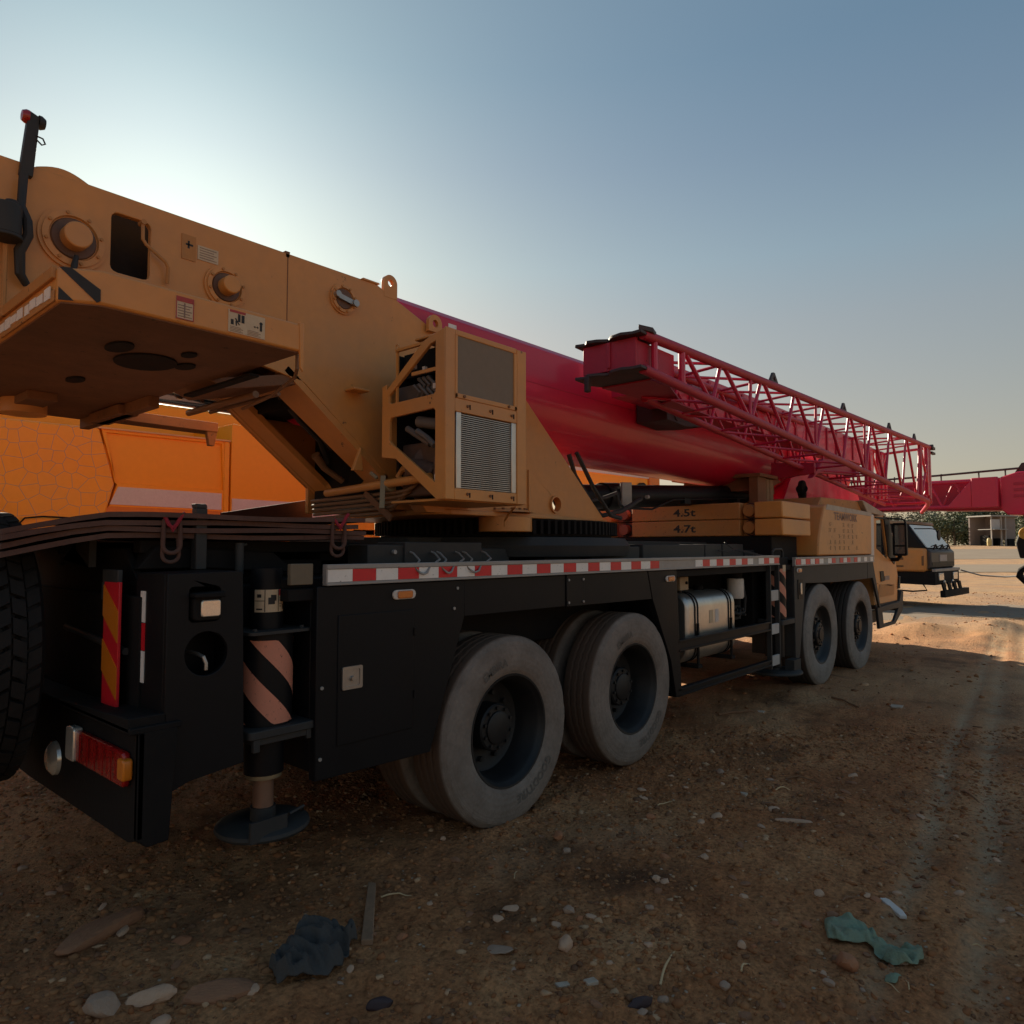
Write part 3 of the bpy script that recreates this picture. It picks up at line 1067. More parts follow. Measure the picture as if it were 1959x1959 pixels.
# warning sticker wrapped on the upper tube
def curved_patch(par, name, r, a0, a1, z0, z1, m_, n=8):
    a = MB()
    vs = [(r * math.cos(R(a0 + (a1 - a0) * i / n)), r * math.sin(R(a0 + (a1 - a0) * i / n)), z) for i in range(n + 1) for z in (z0, z1)]
    a.add(vs, [(2 * i, 2 * i + 2, 2 * i + 3, 2 * i + 1) for i in range(n)])
    return a.build(name, m_, par)
stk = curved_patch(rj, 'warning_sticker', .0712, 195, 325, 1.335, 1.435, STK, 14)
curved_patch(stk, 'sticker_heading', .0716, 285, 324, 1.408, 1.435, STKR)
for a0, a1, z0, z1 in ((196, 234, 1.384, 1.387), (233, 236, 1.337, 1.434), (283, 286, 1.337, 1.434), (246, 270, 1.37, 1.40), (255, 276, 1.385, 1.412), (206, 222, 1.40, 1.415), (203, 226, 1.345, 1.352), (290, 320, 1.395, 1.398), (290, 318, 1.385, 1.388), (290, 305, 1.370, 1.373), (290, 303, 1.358, 1.361), (308, 318, 1.345, 1.368)):
    curved_patch(stk, 'sticker_print', .0718, a0, a1, z0, z1, INK, 5)
fj = sub('outrigger_jack', crane, (7.70, 2.93, 0))
m = MB()
m.cyl((0, 0, .86), (0, 0, 1.44), .125, 28)
m.build('sleeve', BLK, fj)
ring_stripes(fj, 0, 0, .1265, .88, 1.40, .42, .34, 5, -.45)
curved_patch(fj, 'warning_sticker', .127, 250, 330, 1.37, 1.44, STK)
m = MB()
m.prism(rrect(-.16, .22, -.15, .13, .02), 'z', .80, .855)
m.build('clamp', GRY, fj, bevel=.004)
m = MB()
m.cyl((0, 0, .45), (0, 0, .80), .10, 22)
m.cyl((0, 0, .33), (0, 0, .45), .06, 16)
m.build('lower_tube', BLK, fj)
foot(fj, 0, 0, .30, .28)
m = MB()
m.box(.02, .22, -.2, -.1, .28, .42)
m.build('foot_bracket', GRY, fj)
m = MB()
m.box(7.50, 7.96, 3.08, 3.4, .75, 1.42).box(7.40, 7.96, 2.86, 3.4, 1.40, 1.52)
m.build('outrigger_beam', BLKM, crane, bevel=.006)
m = MB()
m.box(1.50, 1.90, 3.08, 3.5, .80, 1.45)
m.build('outrigger_beam', BLKM, crane, bevel=.006)

# ---- tank bay: fuel tank, filters, step rails, ladder
tank = sub('fuel_tank', crane, (0, 0, 0))
m = MB()
pr = rrect(2.93, 3.50, .60, 1.22, .13, 7)
m.prism(pr, 'x', 5.70, 6.70)
m.build('tank_body', ALU, tank, bevel=.03)
for x in (5.86, 6.56):
    for dx in (-.035, .02):
        m = MB()
        q = rrect(2.924, 3.506, .594, 1.226, .134, 7)
        m.prism(q, 'x', x + dx, x + dx + .016)
        m.build('strap', BLKM, tank)
    m = MB()
    m.box(x - .03, x + .05, 2.90, 3.5, .555, .585).box(x - .012, x + .014, 2.908, 2.923, .57, .95)
    m.build('bracket', BLKM, tank)
m = MB()
m.lathe([(.045, 0), (.05, .03), (.04, .045), (.0001, .045)], (6.35, 3.15, 1.22), 'z', 16)
m.build('filler_cap', BLKM, tank)
for x0, x1, c in ((6.12, 6.20, STK), (6.24, 6.32, WHT)):
    m = MB()
    m.box(x0, x1, 2.9275, 2.9295, .93, 1.05)
    m.build('tank_label', c, tank, smooth=0)
m = MB()
m.prism(rrect(3.10, 3.36, .62, .86, .1, 5), 'x', 6.78, 6.98)
m.build('air_tank', WHT, crane, bevel=.02)
m = MB()
m.box(5.70, 5.86, 3.0, 3.12, 1.245, 1.365)
o = m.build('sensor_box', mat('beige_box', (.42, .31, .19), .6, dust=.3), crane, bevel=.006)
m = MB()
m.cyl((5.81, 2.999, 1.31), (5.81, 2.985, 1.31), .014, 10)
m.cyl((5.78, 3.05, 1.2), (5.78, 3.05, 1.25), .02, 10)
m.build('knob', BLK, o)
fl = sub('oil_filter', crane, (6.98, 3.05, 0))
m = MB()
m.lathe([(.0001, 1.105), (.075, 1.108), (.085, 1.125), (.085, 1.295), (.08, 1.31), (.0001, 1.312)], (0, 0, 0), 'z', 24)
m.build('canister', WHT, fl)
m = MB()
m.cyl((0, 0, 1.312), (0, 0, 1.38), .07, 18)
m.cyl((0, 0, 1.04), (0, 0, 1.105), .05, 16)
m.build('filter_head', BLKM, fl)
for k, pts in enumerate(([(7.08, 3.1, 1.40), (7.16, 3.05, 1.25), (7.22, 3.05, 1.1), (7.2, 3.05, .96), (7.08, 3.1, .90)], [(6.85, 3.1, 1.0), (6.95, 3.0, .95), (7.08, 3.05, .98), (7.18, 3.15, 1.02)], [(6.82, 3.2, .9), (6.9, 3.1, 1.05), (7.0, 3.15, 1.0), (7.12, 3.2, .86), (7.22, 3.2, .88)], [(5.98, 3.2, 1.38), (6.2, 3.1, 1.40), (6.6, 3.1, 1.39), (6.9, 3.2, 1.41)])):
    m = MB()
    m.tube(pts, .016, 8)
    m.build('hose', HOSE, crane)
m = MB()
for k in range(7):
    x, z = 6.86 + .05 * k, .93 + .03 * (k % 3)
    m.cyl((x, 3.02, z), (x, 3.09, z), .014, 8)
m.box(6.85, 7.2, 3.09, 3.2, .88, 1.04)
m.build('valve_block', GRY, crane)
for z0, z1, nm in ((.768, .862, 'step_rail'), (.405, .468, 'step_rail')):
    m = MB()
    m.box(5.27, 7.28, YN + .012, YN + .06, z0, z1)
    m.box(5.27, 7.28, YN, YN + .012, z0, z0 + .018)
    m.box(5.27, 7.28, YN, YN + .012, z1 - .018, z1)
    m.build(nm, BLK, crane, bevel=.003)
lad = sub('ladder', crane)
for x in (7.285, 7.52):
    m = MB()
    m.box(x - .012, x + .012, YN, YN + .05, .37, 1.44)
    m.build('stile', GRY, lad, bevel=.003)
for z0, z1 in ((1.07, 1.18), (.725, .83), (.40, .505)):
    m = MB()
    m.box(7.298, 7.507, YN + .004, YN + .03, z0, z1)
    m.build('tread', mat('pale_ladder_tread_%d' % int(z0 * 100), (.50, .48, .46), .6, dust=.4) if z0 > 1 else MATS['pale_ladder_tread_107'], lad, bevel=.004)
m = MB()
m.box(5.3, 7.5, 3.5, 3.56, .45, 1.4)
m.build('bay_back', BLKM, crane)

# ---- front mudguard, hood, cab
m = MB()
m.prism([(7.97, 1.418), (7.97, .40), (8.10, .40), (8.33, 1.22), (9.52, 1.19), (9.52, 1.418)], 'y', YN, YN + .03)
m.prism([(9.525, 1.418), (9.525, 1.19), (10.90, 1.19), (10.90, 1.418)], 'y', YN + .003, YN + .03)
m.prism([(10.905, 1.418), (10.905, 1.19), (11.17, 1.19), (11.50, .74), (11.56, .74), (11.20, 1.418)], 'y', YN, YN + .03)
m.box(8.1, 11.2, YN + .03, 3.5, 1.36, 1.39)
m.box(7.98, 8.02, YN + .03, 3.3, .42, 1.38)
fm = m.build('front_mudguard', GRY, crane, bevel=.004)
marker(8.115, 1.372, fm)
m = MB()
m.prism(rrect(8.07, 8.22, 1.05, 1.27, .01), 'y', YN - .008, YN)
o = m.build('handle_recess', BLK, fm)
m = MB()
m.prism(rrect(8.12, 8.165, 1.10, 1.23, .015), 'y', YN - .02, YN - .008)
m.build('handle', ALU, o, bevel=.003)

HP = [(8.80, 1.53), (8.84, 1.75), (8.94, 1.95), (9.06, 2.14), (9.17, 2.165), (11.17, 2.135), (11.15, 1.53)]
m = MB()
m.prism(HP, 'y', YN, 5.40)
m.prism([(8.42, 1.53), (8.60, 1.86), (8.84, 2.10), (8.98, 2.13), (8.83, 1.75), (8.80, 1.53)], 'y', 3.2, 5.2)
m.build('engine_hood', YEL, crane, bevel=.02)
m = MB()
m.prism([(9.10, 2.10), (9.17, 2.168), (11.17, 2.138), (11.17, 2.085)], 'y', YN - .004, YN + .001)
m.build('hood_edge_strip', mat('dusty_white_edge', (.50, .44, .36), .6, dust=.5, scale=6), crane)
m = MB()
m.prism([(9.3, 2.16), (9.45, 2.28), (11.05, 2.31), (11.30, 2.16)], 'y', 2.95, 5.3)
m.build('roof_fairing', YELD, crane, bevel=.015)
m = MB()
m.prism([(11.05, 2.315), (11.10, 2.32), (12.36, 2.165), (12.36, 2.12), (11.30, 2.15)], 'y', 2.88, 5.3)
m.build('cab_roof', mat('dusty_cream_roof', (.46, .38, .29), .6, dust=.5, scale=4), crane, bevel=.012)
m = MB()
v, f = text_geo('TEAMWORK', .135, True)
m.add([(9.93 + x * 1.32, YN - .003, 1.985 + y) for x, y, z in v], f)
m.build('faded_lettering', FADE, crane, smooth=0)
m = MB()
for r_ in range(5):
    for c_ in range(7):
        if rnd.random() < .75:
            x, z = 9.2 + c_ * .19, 1.60 + r_ * .075
            for q in range(3):
                m.box(x + rnd.uniform(0, .06), x + rnd.uniform(.08, .13), YN - .0022, YN - .0008, z + q * .02, z + q * .02 + .006)
            m.box(x + .055, x + .065, YN - .0024, YN - .001, z, z + .05)
m.build('worn_characters', mat('ghost_lettering', (.36, .20, .09), .65, dust=.6, scale=16), crane, smooth=0)
m = MB()
m.prism([(11.18, 1.45), (11.18, 2.12), (11.39, 2.12), (11.36, 1.45)], 'y', YN + .02, 2.9)
m.build('white_filler_panel', WHT, crane, bevel=.01)

cabr = sub('cab', crane)
m = MB()
cabp = [(11.40, .78), (11.36, 1.45), (11.40, 2.10), (12.0, 2.13), (12.36, 2.10), (12.75, 1.42), (12.86, 1.18), (12.78, .78)]
win = [(11.60, 1.62), (11.64, 2.04), (12.03, 2.07), (12.26, 1.50), (12.18, 1.46)]
m.prism(cabp, 'y', 2.85, 2.90, [win])
m.prism(cabp, 'y', 5.32, 5.37, [win])
m.prism([(11.40, .78), (11.36, 1.45), (11.40, 2.10), (11.44, 2.10), (11.42, 1.45), (11.46, .78)], 'y', 2.90, 5.32)
m.prism([(12.70, .78), (12.79, 1.18), (12.70, 1.42), (12.75, 1.42), (12.86, 1.18), (12.78, .78)], 'y', 2.90, 5.32)
m.build('cab_shell', YEL, cabr, bevel=.02)
m = MB()
m.prism([(12.30, 2.09), (12.36, 2.10), (12.75, 1.42), (12.69, 1.42)], 'y', 2.92, 5.30)
m.build('windshield', GLS, cabr)
m = MB()
m.prism(win, 'y', 2.87, 2.885)
m.prism(win, 'y', 5.33, 5.345)
m.build('side_window', GLS, cabr)
m = MB()
m.prism([(12.05, 2.12), (12.36, 2.11), (12.74, 1.44), (12.62, 1.36), (12.26, 1.49)], 'y', 2.838, 2.852)
m.box(11.55, 12.3, 2.836, 2.85, 2.07, 2.10)
m.build('front_pillar', BLK, cabr, bevel=.004)
m = MB()
m.prism([(11.75, 1.27), (11.95, 1.27), (11.99, 1.12), (11.79, 1.11)], 'y', 2.838, 2.851)
o = m.build('door_handle', BLK, cabr, bevel=.004)
m = MB()
m.prism([(11.62, .88), (12.56, .88), (12.60, 1.05), (11.70, 1.07)], 'y', 2.842, 2.852)
m.build('step_cover', YELD, cabr, bevel=.004)
m = MB()
m.prism([(11.60, 1.085), (12.45, 1.02), (12.45, 1.035), (11.60, 1.10)], 'y', 2.842, 2.852)
m.build('door_crease', YEL, cabr)
m = MB()
m.box(12.03, 12.30, 2.842, 2.848, 1.125, 1.19)
m.build('door_badge', mat('dull_badge', (.28, .19, .16), .5, dust=.5), cabr)
m = MB()
m.prism([(11.46, .74), (11.55, .42), (12.50, .42), (13.0, .60), (13.08, .90), (12.96, .94), (12.80, .76)], 'y', 2.82, 2.86, [[(11.74, .66), (11.80, .47), (12.42, .47), (12.72, .66)]])
m.prism([(12.95, .94), (13.08, .90), (13.0, .60), (12.9, .60)], 'y', 2.86, 5.36)
m.prism([(11.80, .45), (12.40, .45), (12.66, .64), (11.78, .64)], 'y', 3.05, 3.08)
m.box(11.5, 12.8, 2.86, 5.36, .74, .78)
m.build('front_bumper', GRY, cabr, bevel=.008)
m = MB()
m.prism([(12.80, .96), (12.88, 1.16), (12.96, 1.16), (12.92, .96)], 'y', 2.83, 3.2)
m.build('head_lamp', BLK, cabr, bevel=.006)
mir = sub('mirror', crane)
m = MB()
m.prism(rrect(2.60, 2.80, 1.50, 2.02, .03), 'x', 12.36, 12.44, [rrect(2.625, 2.775, 1.53, 1.99, .02)])
m.box(12.40, 12.43, 2.62, 2.78, 1.52, 2.0)
m.build('mirror_housing', BLK, mir, bevel=.006)
m = MB()
m.box(12.385, 12.398, 2.628, 2.772, 1.67, 1.985)
m.box(12.385, 12.398, 2.628, 2.772, 1.535, 1.645)
m.build('mirror_pane', GLSM, mir)
m = MB()
m.tube([(12.2, 2.9, 2.09), (12.36, 2.66, 2.08), (12.40, 2.63, 2.06), (12.40, 2.61, 1.98)], .014, 8)
m.tube([(12.45, 2.86, 1.44), (12.42, 2.75, 1.44), (12.40, 2.70, 1.50)], .03, 8)
m.build('mirror_arm', BLK, mir)
ex = sub('exhaust_stack', crane)
m = MB()
m.tube([(10.36, 3.5, 2.2), (10.36, 3.5, 2.36), (10.34, 3.5, 2.43), (10.28, 3.48, 2.47)], [.055, .055, .065, .08], 16)
m.lathe([(.02, -.05), (.10, -.03), (.11, .0), (.10, .03), (.02, .05)], (10.33, 3.49, 2.49), 'y', 20)
m.build('exhaust_pipe', BLKM, ex)

# ---- slewing ring and turntable
m = MB()
m.lathe([(.90, 1.55), (1.12, 1.56), (1.14, 1.64), (1.10, 1.70), (1.02, 1.705), (.80, 1.70)], (4.5, YC, 0), 'z', 64)
m.build('ring_pedestal', GRY, crane)
m = MB()
m.lathe([(.8, 1.705), (.985, 1.71), (.985, 1.835), (.8, 1.84)], (4.5, YC, 0), 'z', 72)
ring = m.build('slewing_ring', BLKM, crane)
m = MB()
NT = 112
for k in range(NT):
    a = 2 * math.pi * k / NT
    ca, sa = math.cos(a), math.sin(a)
    vs = []
    for z in (1.725, 1.825):
        for r_, t in ((.98, -.021), (1.035, -.011), (1.035, .011), (.98, .021)):
            vs.append((4.5 + r_ * ca - t * sa, YC + r_ * sa + t * ca, z))
    m.add(vs, [(0, 1, 2, 3), (7, 6, 5, 4), (0, 4, 5, 1), (1, 5, 6, 2), (2, 6, 7, 3)])
m.build('gear_teeth', BLKM, ring, smooth=0)
m = MB()
m.prism([(3.0, 3.40), (3.15, 3.27), (4.2, 3.25), (5.0, 3.5), (5.42, 3.58), (5.42, 4.62), (5.0, 4.7), (4.2, 4.95), (3.4, 4.9)], 'z', 1.838, 1.872)
m.prism([(2.86, 1.955), (2.97, 1.845), (3.6, 1.845), (3.6, 2.0), (2.90, 2.0)], 'y', 3.30, 3.42)
m.box(3.3, 4.3, 3.62, 4.6, 1.872, 2.0)
m.build('turntable_floor', YEL, crane, bevel=.006)
m = MB()
m.cyl((3.74, 3.33, 1.735), (3.74, 3.33, 1.84), .19, 36)
m.lathe([(.0001, 1.90), (.12, 1.90), (.17, 1.885), (.175, 1.872), (.20, 1.872)], (3.74, 3.33, 0), 'z', 36)
sm = m.build('slew_motor', YEL, crane, bevel=.006)
m = MB()
bolts(m, [(3.74 + .15 * math.cos(R(a)), 3.33 + .15 * math.sin(R(a)), 1.888) for a in range(0, 360, 24)], .011, .014, 'z', 1)
m.build('bolts', BRN, sm)

PL = 3.60
side = [(-.6, 2.60), (1.95, 2.65), (2.27, 2.59), (2.87, 2.11), (2.87, 1.874), (5.41, 1.874), (4.28, 2.82), (3.42, 3.09), (3.27, 3.15), (2.83, 3.31), (2.79, 3.325), (1.1, 3.32), (.95, 3.315), (-.6, 3.30)]
holes = [rrect(1.215, 1.395, 2.94, 3.23, .03), circ(4.65, 1.985, .062, 24)]
for yy, nm in ((PL, 'near'), (4.48, 'far')):
    m = MB()
    m.prism(side, 'y', yy, yy + .035, holes)
    sp = m.build('side_plate', YEL, crane, bevel=.004)
    if nm == 'far':
        continue
    plate = sp
m = MB()
m.box(1.1, 2.3, PL + .16, PL + .75, 2.74, 3.29)  # black block added behind the plate opening to stand for its inner shade
m.build('opening_shade_block', BLKM, crane)
m = MB()
m.prism([(2.66, 3.322), (2.79, 3.322), (2.815, 3.33), (2.80, 3.336), (2.68, 3.336)], 'y', PL - .01, PL + .05)
m.prism([(.90, 3.31)] + [(.90 + .22 * i / 10, 3.318 + .032 * math.sin(math.pi * i / 10)) for i in range(11)] + [(1.12, 3.31)], 'y', PL + .002, PL + .3)
m.build('plate_edge_trim', YEL, crane, bevel=.004)
m = MB()
m.prism([(4.31, 1.885), (4.31, 2.25), (4.80, 2.09), (4.81, 1.885)], 'y', PL - .014, PL, [circ(4.65, 1.985, .062, 24)])
dbl = m.build('doubler_plate', YEL, plate, bevel=.004)
m = MB()
m.box(4.5, 4.95, PL + .25, PL + .27, 1.88, 2.2)  # dark plate added behind the round hole, its shade put into colour
m.build('hole_shade_plate', BRN, plate)
m = MB()
m.lathe([(.060, .02), (.060, -.02), (.074, -.02), (.074, .0)], (4.65, PL - .013, 1.985), 'y', 28)
m.build('pipe_collar', YEL, plate)
def lug(x, z, r, y, h, mm, par, name='lifting_lug'):
    a = MB()
    p = circ(x, z, r, 16, 0, 180) + [(x - r, z - h), (x + r, z - h)]
    a.prism(p, 'y', y, y + .03, [circ(x, z, r * .42, 16)])
    return a.build(name, mm, par, bevel=.003)
lug(2.905, 3.365, .055, PL - .002, .10, YEL, crane)
lug(3.27, 3.175, .062, PL - .04, .06, YEL, crane)
def flange(x, z, r, par, boss):
    a = MB()
    a.lathe([(r * 1.12, 0), (r * 1.12, -.012), (r, -.012), (r, -.022), (r * .80, -.024), (r * .76, -.012), (r * .30, -.010), (.0001, -.010)], (x, PL, z), 'y', 40)
    o = a.build('pin_flange', YEL, par)
    a = MB()
    a.lathe([(r * .74, -.013), (r * .70, -.02), (r * .45, -.018), (.0001, -.018)], (x, PL, z), 'y', 32)
    a.build('dark_ring', mat('shaded_ring_%d' % int(x * 100), (.10, .05, .03), .5, dust=.6, dcol=(.20, .10, .06), scale=9), o)  # dark ring, partly the crescent shade round the pin put into colour
    if boss:
        a = MB()
        a.cyl((x, PL - .012, z), (x, PL - .085, z), r * .46, 32)
        a.build('pin_head', YEL, o, bevel=.006)
    a = MB()
    bolts(a, [(x + r * .90 * math.cos(R(t)), PL - .022, z + r * .90 * math.sin(R(t))) for t in range(15, 375, 45)], .008, .009)
    a.build('bolts', YELD, o)
    return o
flange(1.055, 3.035, .128, crane, True)
flange(1.78, 3.015, .104, crane, True)
o = flange(2.53, 3.155, .085, crane, False)
m = MB()
m.bar((2.46, PL - .03, 3.165), (2.62, PL - .03, 3.135), .016, .03)
m.cyl((2.47, PL - .02, 3.165), (2.47, PL - .05, 3.165), .02, 10)
m.cyl((2.60, PL - .02, 3.14), (2.60, PL - .05, 3.14), .022, 10)
m.build('lock_bar', STL, o)
m = MB()
m.tube([(1.06, PL - .04, 2.95), (1.05, PL - .05, 2.90), (1.045, PL - .05, 2.85), (1.045, PL - .03, 2.80)], [.01, .014, .011, .011], 8)
m.build('grease_line', HOSE, crane)
m = MB()
m.tube([(1.345, PL - .03, 3.21), (1.345, PL - .035, 3.125), (1.36, PL - .035, 3.105), (1.455, PL - .035, 3.045), (1.468, PL - .035, 3.02), (1.470, PL - .02, 2.945)], .0085, 8)
m.cyl((1.345, PL + .0, 3.21), (1.345, PL - .045, 3.21), .013, 10)
m.build('bent_pipe', YELD, crane)
for x0, x1, z0, z1, mm in ((1.545, 1.618, 3.105, 3.235, YELD), (1.628, 1.738, 3.125, 3.20, STK)):
    m = MB()
    m.box(x0, x1, PL - .004, PL, z0, z1)
    o = m.build('plate_sticker', mm, crane, smooth=0)
    if mm is STK:
        m = MB()
        for q in range(5):
            m.box(x0 + .01, x1 - .01 - .015 * (q % 2), PL - .0048, PL - .0041, z0 + .010 + q * .013, z0 + .014 + q * .013)
        m.build('sticker_print', FADE, o, smooth=0)
    else:
        m = MB()
        m.box(x0 + .02, x1 - .015, PL - .0048, PL - .0041, 3.18, 3.19).box(x0 + .03, x0 + .04, PL - .0048, PL - .0041, 3.165, 3.205)
        m.build('sticker_print', INK, o, smooth=0)
m = MB()
m.box(2.148, 2.153, PL - .002, PL + .001, 2.86, 3.30)
m.prism([(2.14, 3.30), (2.16, 3.30), (2.165, 3.335), (2.135, 3.335)], 'y', PL, PL + .035)
m.build('weld_seam', BRN, plate)

# beacon bracket and hanging hoses at the tail
bc = sub('beacon_post', crane)
m = MB()
m.prism([(.835, 3.25), (.885, 3.25), (.905, 3.53), (.862, 3.545)], 'y', PL - .03, PL + .01)
m.build('post', GRY, bc, bevel=.004)
m = MB()
m.lathe([(.0001, -.03), (.022, -.026), (.03, -.012), (.03, 0)], (.865, PL - .01, 3.52), 'x', 18)
m.build('red_lamp', RLEN, bc)
m = MB()
m.lathe([(.03, 0), (.03, .012), (.022, .026), (.0001, .03)], (.902, PL - .01, 3.515), 'x', 18)
m.build('grey_lamp', GRY, bc)
m = MB()
m.tube([(.89, PL - .03, 3.44), (.915, PL - .035, 3.435), (.925, PL - .035, 3.415), (.912, PL - .035, 3.405), (.89, PL - .03, 3.425)], .004, 6)
m.build('cable_loop', HOSE, bc)
m = MB()
m.tube([(.845, PL - .05, 3.24), (.84, PL - .05, 3.10), (.86, PL - .07, 3.03), (.865, PL - .07, 2.97), (.84, PL - .05, 2.90), (.845, PL - .05, 2.80), (.875, PL - .03, 2.765)], [.018, .017, .02, .02, .022, .02, .016], 10)
m.build('hanging_hose', HOSE, crane)
m = MB()
m.cyl((.78, PL - .08, 2.94), (.78, PL - .08, 3.07), .058, 22)
m.cyl((.80, PL - .08, 3.07), (.80, PL - .08, 3.095), .025, 14)
m.cyl((.78, PL - .08, 2.925), (.78, PL - .08, 2.94), .064, 22)
m.build('tail_motor', GRY, crane, bevel=.004)
m = MB()
m.cyl((.79, PL - .05, 2.6), (.79, PL - .05, 2.91), .010, 8)
m.build('tail_pipe', YELD, crane)

# ---- tail slab (fixed counterweight) with the worn rear edge and stickers
def tail_outline(d=0.):
    return [(.80 + d, 3.0), (.80 + d, 2.88), (.92, 2.80 + d), (1.75, 2.80 + d), (1.75, 3.3), (1.72, 3.8), (1.72, 4.3), (1.84, 5.42 - d), (.92, 5.42 - d), (.80 + d, 5.33)]
ts = sub('tail_counterweight', crane)
m = MB()
m.prism(tail_outline(), 'z', 2.512, 2.64)
slab = m.build('slab', YEL, ts, bevel=.01)
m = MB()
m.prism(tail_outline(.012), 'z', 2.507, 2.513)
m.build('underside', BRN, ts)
m = MB()
m.box(.786, .802, 2.90, 5.3, 2.60, 2.645)
m.prism([(2.90, 2.515), (3.6, 2.515), (3.6, 2.585), (3.3, 2.59), (2.90, 2.56)], 'x', .793, .80)
m.build('rear_edge_trim', YELD, ts, bevel=.004)
m = MB()
for a in range(8):
    y0 = 2.93 + a * .085
    m.box(.789, .7928, y0, y0 + rnd.uniform(.05, .08), 2.53 + .004 * (a % 3), 2.575 - .006 * (a % 2))
m.build('peeling_reflector', WTAPE, ts, smooth=0)
# chamfer stripes
def chamfer_pt(u, z):
    # u 0..1 along the chamfer from the rear to the side
    x, y = .80 + .12 * u, 2.88 - .08 * u
    nx, ny = -.08, -.12
    l = math.hypot(nx, ny)
    return (x + nx / l * .0035, y + ny / l * .0035, z)
m = MB()
q = [chamfer_pt(.08, 2.638), chamfer_pt(.34, 2.638), chamfer_pt(.95, 2.56), chamfer_pt(.95, 2.516)]
m.add([chamfer_pt(.03, 2.638), chamfer_pt(.30, 2.638), chamfer_pt(.98, 2.565), chamfer_pt(.98, 2.522), chamfer_pt(.90, 2.516)], [(0, 1, 2, 3, 4)])
m.add([chamfer_pt(.03, 2.565), chamfer_pt(.38, 2.516), chamfer_pt(.03, 2.516)], [(0, 1, 2)])
m.build('black_stripe', INK, ts, smooth=0)
m = MB()
m.box(1.185, 1.255, 2.795, 2.80, 2.528, 2.618)
o = m.build('warning_sticker', STK, ts, smooth=0)
m = MB()
m.box(1.185, 1.255, 2.7935, 2.7952, 2.598, 2.618)
m.box(1.185, 1.188, 2.7938, 2.7952, 2.528, 2.60).box(1.252, 1.255, 2.7938, 2.7952, 2.528, 2.60).box(1.188, 1.252, 2.7938, 2.7952, 2.528, 2.531)
m.build('sticker_heading', STKR, o, smooth=0)
m = MB()
for q in range(5):
    m.box(1.192, 1.247 - .008 * (q % 2), 2.7938, 2.7948, 2.538 + q * .011, 2.541 + q * .011)
m.box(1.216, 1.221, 2.7936, 2.7948, 2.535, 2.594)
m.build('sticker_print', FADE, o, smooth=0)
m = MB()
m.box(1.40, 1.565, 2.795, 2.80, 2.525, 2.620)
o = m.build('pictogram_sticker', STK, ts, smooth=0)
m = MB()
m.box(1.405, 1.475, 2.7938, 2.7952, 2.610, 2.620)
m.build('sticker_heading', STKR, o, smooth=0)
m = MB()
m.box(1.441, 1.452, 2.7936, 2.7948, 2.574, 2.607).box(1.457, 1.470, 2.7936, 2.7948, 2.573, 2.606)
m.box(1.410, 1.422, 2.7936, 2.7948, 2.558, 2.580)
m.prism([(1.427, 2.586), (1.432, 2.588), (1.450, 2.562), (1.446, 2.560)], 'y', 2.7936, 2.7948)
m.prism([(1.430, 2.575), (1.436, 2.578), (1.437, 2.556), (1.432, 2.556)], 'y', 2.7936, 2.7948)
m.prism(circ(1.546, 2.590, .0075, 10), 'y', 2.7936, 2.7948)
m.box(1.541, 1.551, 2.7936, 2.7948, 2.557, 2.583)
m.prism([(1.512, 2.570), (1.519, 2.575), (1.519, 2.565)], 'y', 2.7936, 2.7948)
m.prism([(1.536, 2.570), (1.529, 2.575), (1.529, 2.565)], 'y', 2.7936, 2.7948)
m.box(1.515, 1.533, 2.7936, 2.7948, 2.569, 2.571)
m.build('sticker_pictogram', INK, o, smooth=0)
m = MB()
for q in range(4):
    m.box(1.407, 1.465 - .01 * (q % 2), 2.7938, 2.7948, 2.530 + q * .006, 2.532 + q * .006)
    m.box(1.485, 1.545 - .01 * (q % 2), 2.7938, 2.7948, 2.530 + q * .006, 2.532 + q * .006)
m.build('sticker_print', FADE, o, smooth=0)
m = MB()
m.prism([(1.735, 2.645), (1.758, 2.645), (1.758, 2.42), (1.742, 2.44)], 'y', 2.795, 2.81)
m.box(1.752, 1.760, 2.81, 3.58, 2.515, 2.64)
m.build('slab_end_plate', YEL, ts, bevel=.003)
# underside shade discs, boss and beams
m = MB()
for x, y, sx, sy in ((1.16, 3.30, .05, .10), (1.34, 3.48, .13, .17), (1.42, 3.20, .03, .05), (1.50, 3.42, .04, .07), (1.24, 4.12, .04, .08)):
    m.prism(circ(x, y, sy, 20, sx=sx / sy), 'z', 2.498, 2.5065)
m.build('underside_shade_discs', BLKM, ts)  # flat black discs, the shade of the recesses put into their colour
m = MB()
m.cyl((1.22, 4.95, 2.42), (1.22, 4.95, 2.508), .12, 26)
m.build('underside_boss', YEL, ts, bevel=.004)
m = MB()
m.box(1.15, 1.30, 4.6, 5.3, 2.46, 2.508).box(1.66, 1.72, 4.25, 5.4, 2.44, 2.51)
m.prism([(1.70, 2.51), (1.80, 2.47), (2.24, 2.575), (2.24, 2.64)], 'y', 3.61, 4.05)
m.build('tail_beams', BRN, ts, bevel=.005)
m = MB()
m.bar((1.73, 3.9, 2.465), (1.74, 3.2, 2.47), .05, .012)
m.build('black_slot', BLKM, ts)
m = MB()
m.cyl((1.98, 3.62, 2.475), (1.98, 4.45, 2.475), .020, 12)
m.cyl((2.12, 3.62, 2.50), (2.12, 4.45, 2.50), .012, 10)
m.tube([(1.79, 2.90, 2.56), (1.79, 2.90, 2.46), (1.81, 2.95, 2.43), (1.95, 3.4, 2.43), (2.05, 3.9, 2.44)], .009, 8)
m.build('tail_pipes', PIPE, ts)
m = MB()
m.cyl((1.80, 4.55, 2.615), (2.5, 4.55, 2.615), .082, 40)
m.build('polished_rod', CHR, crane)
m = MB()
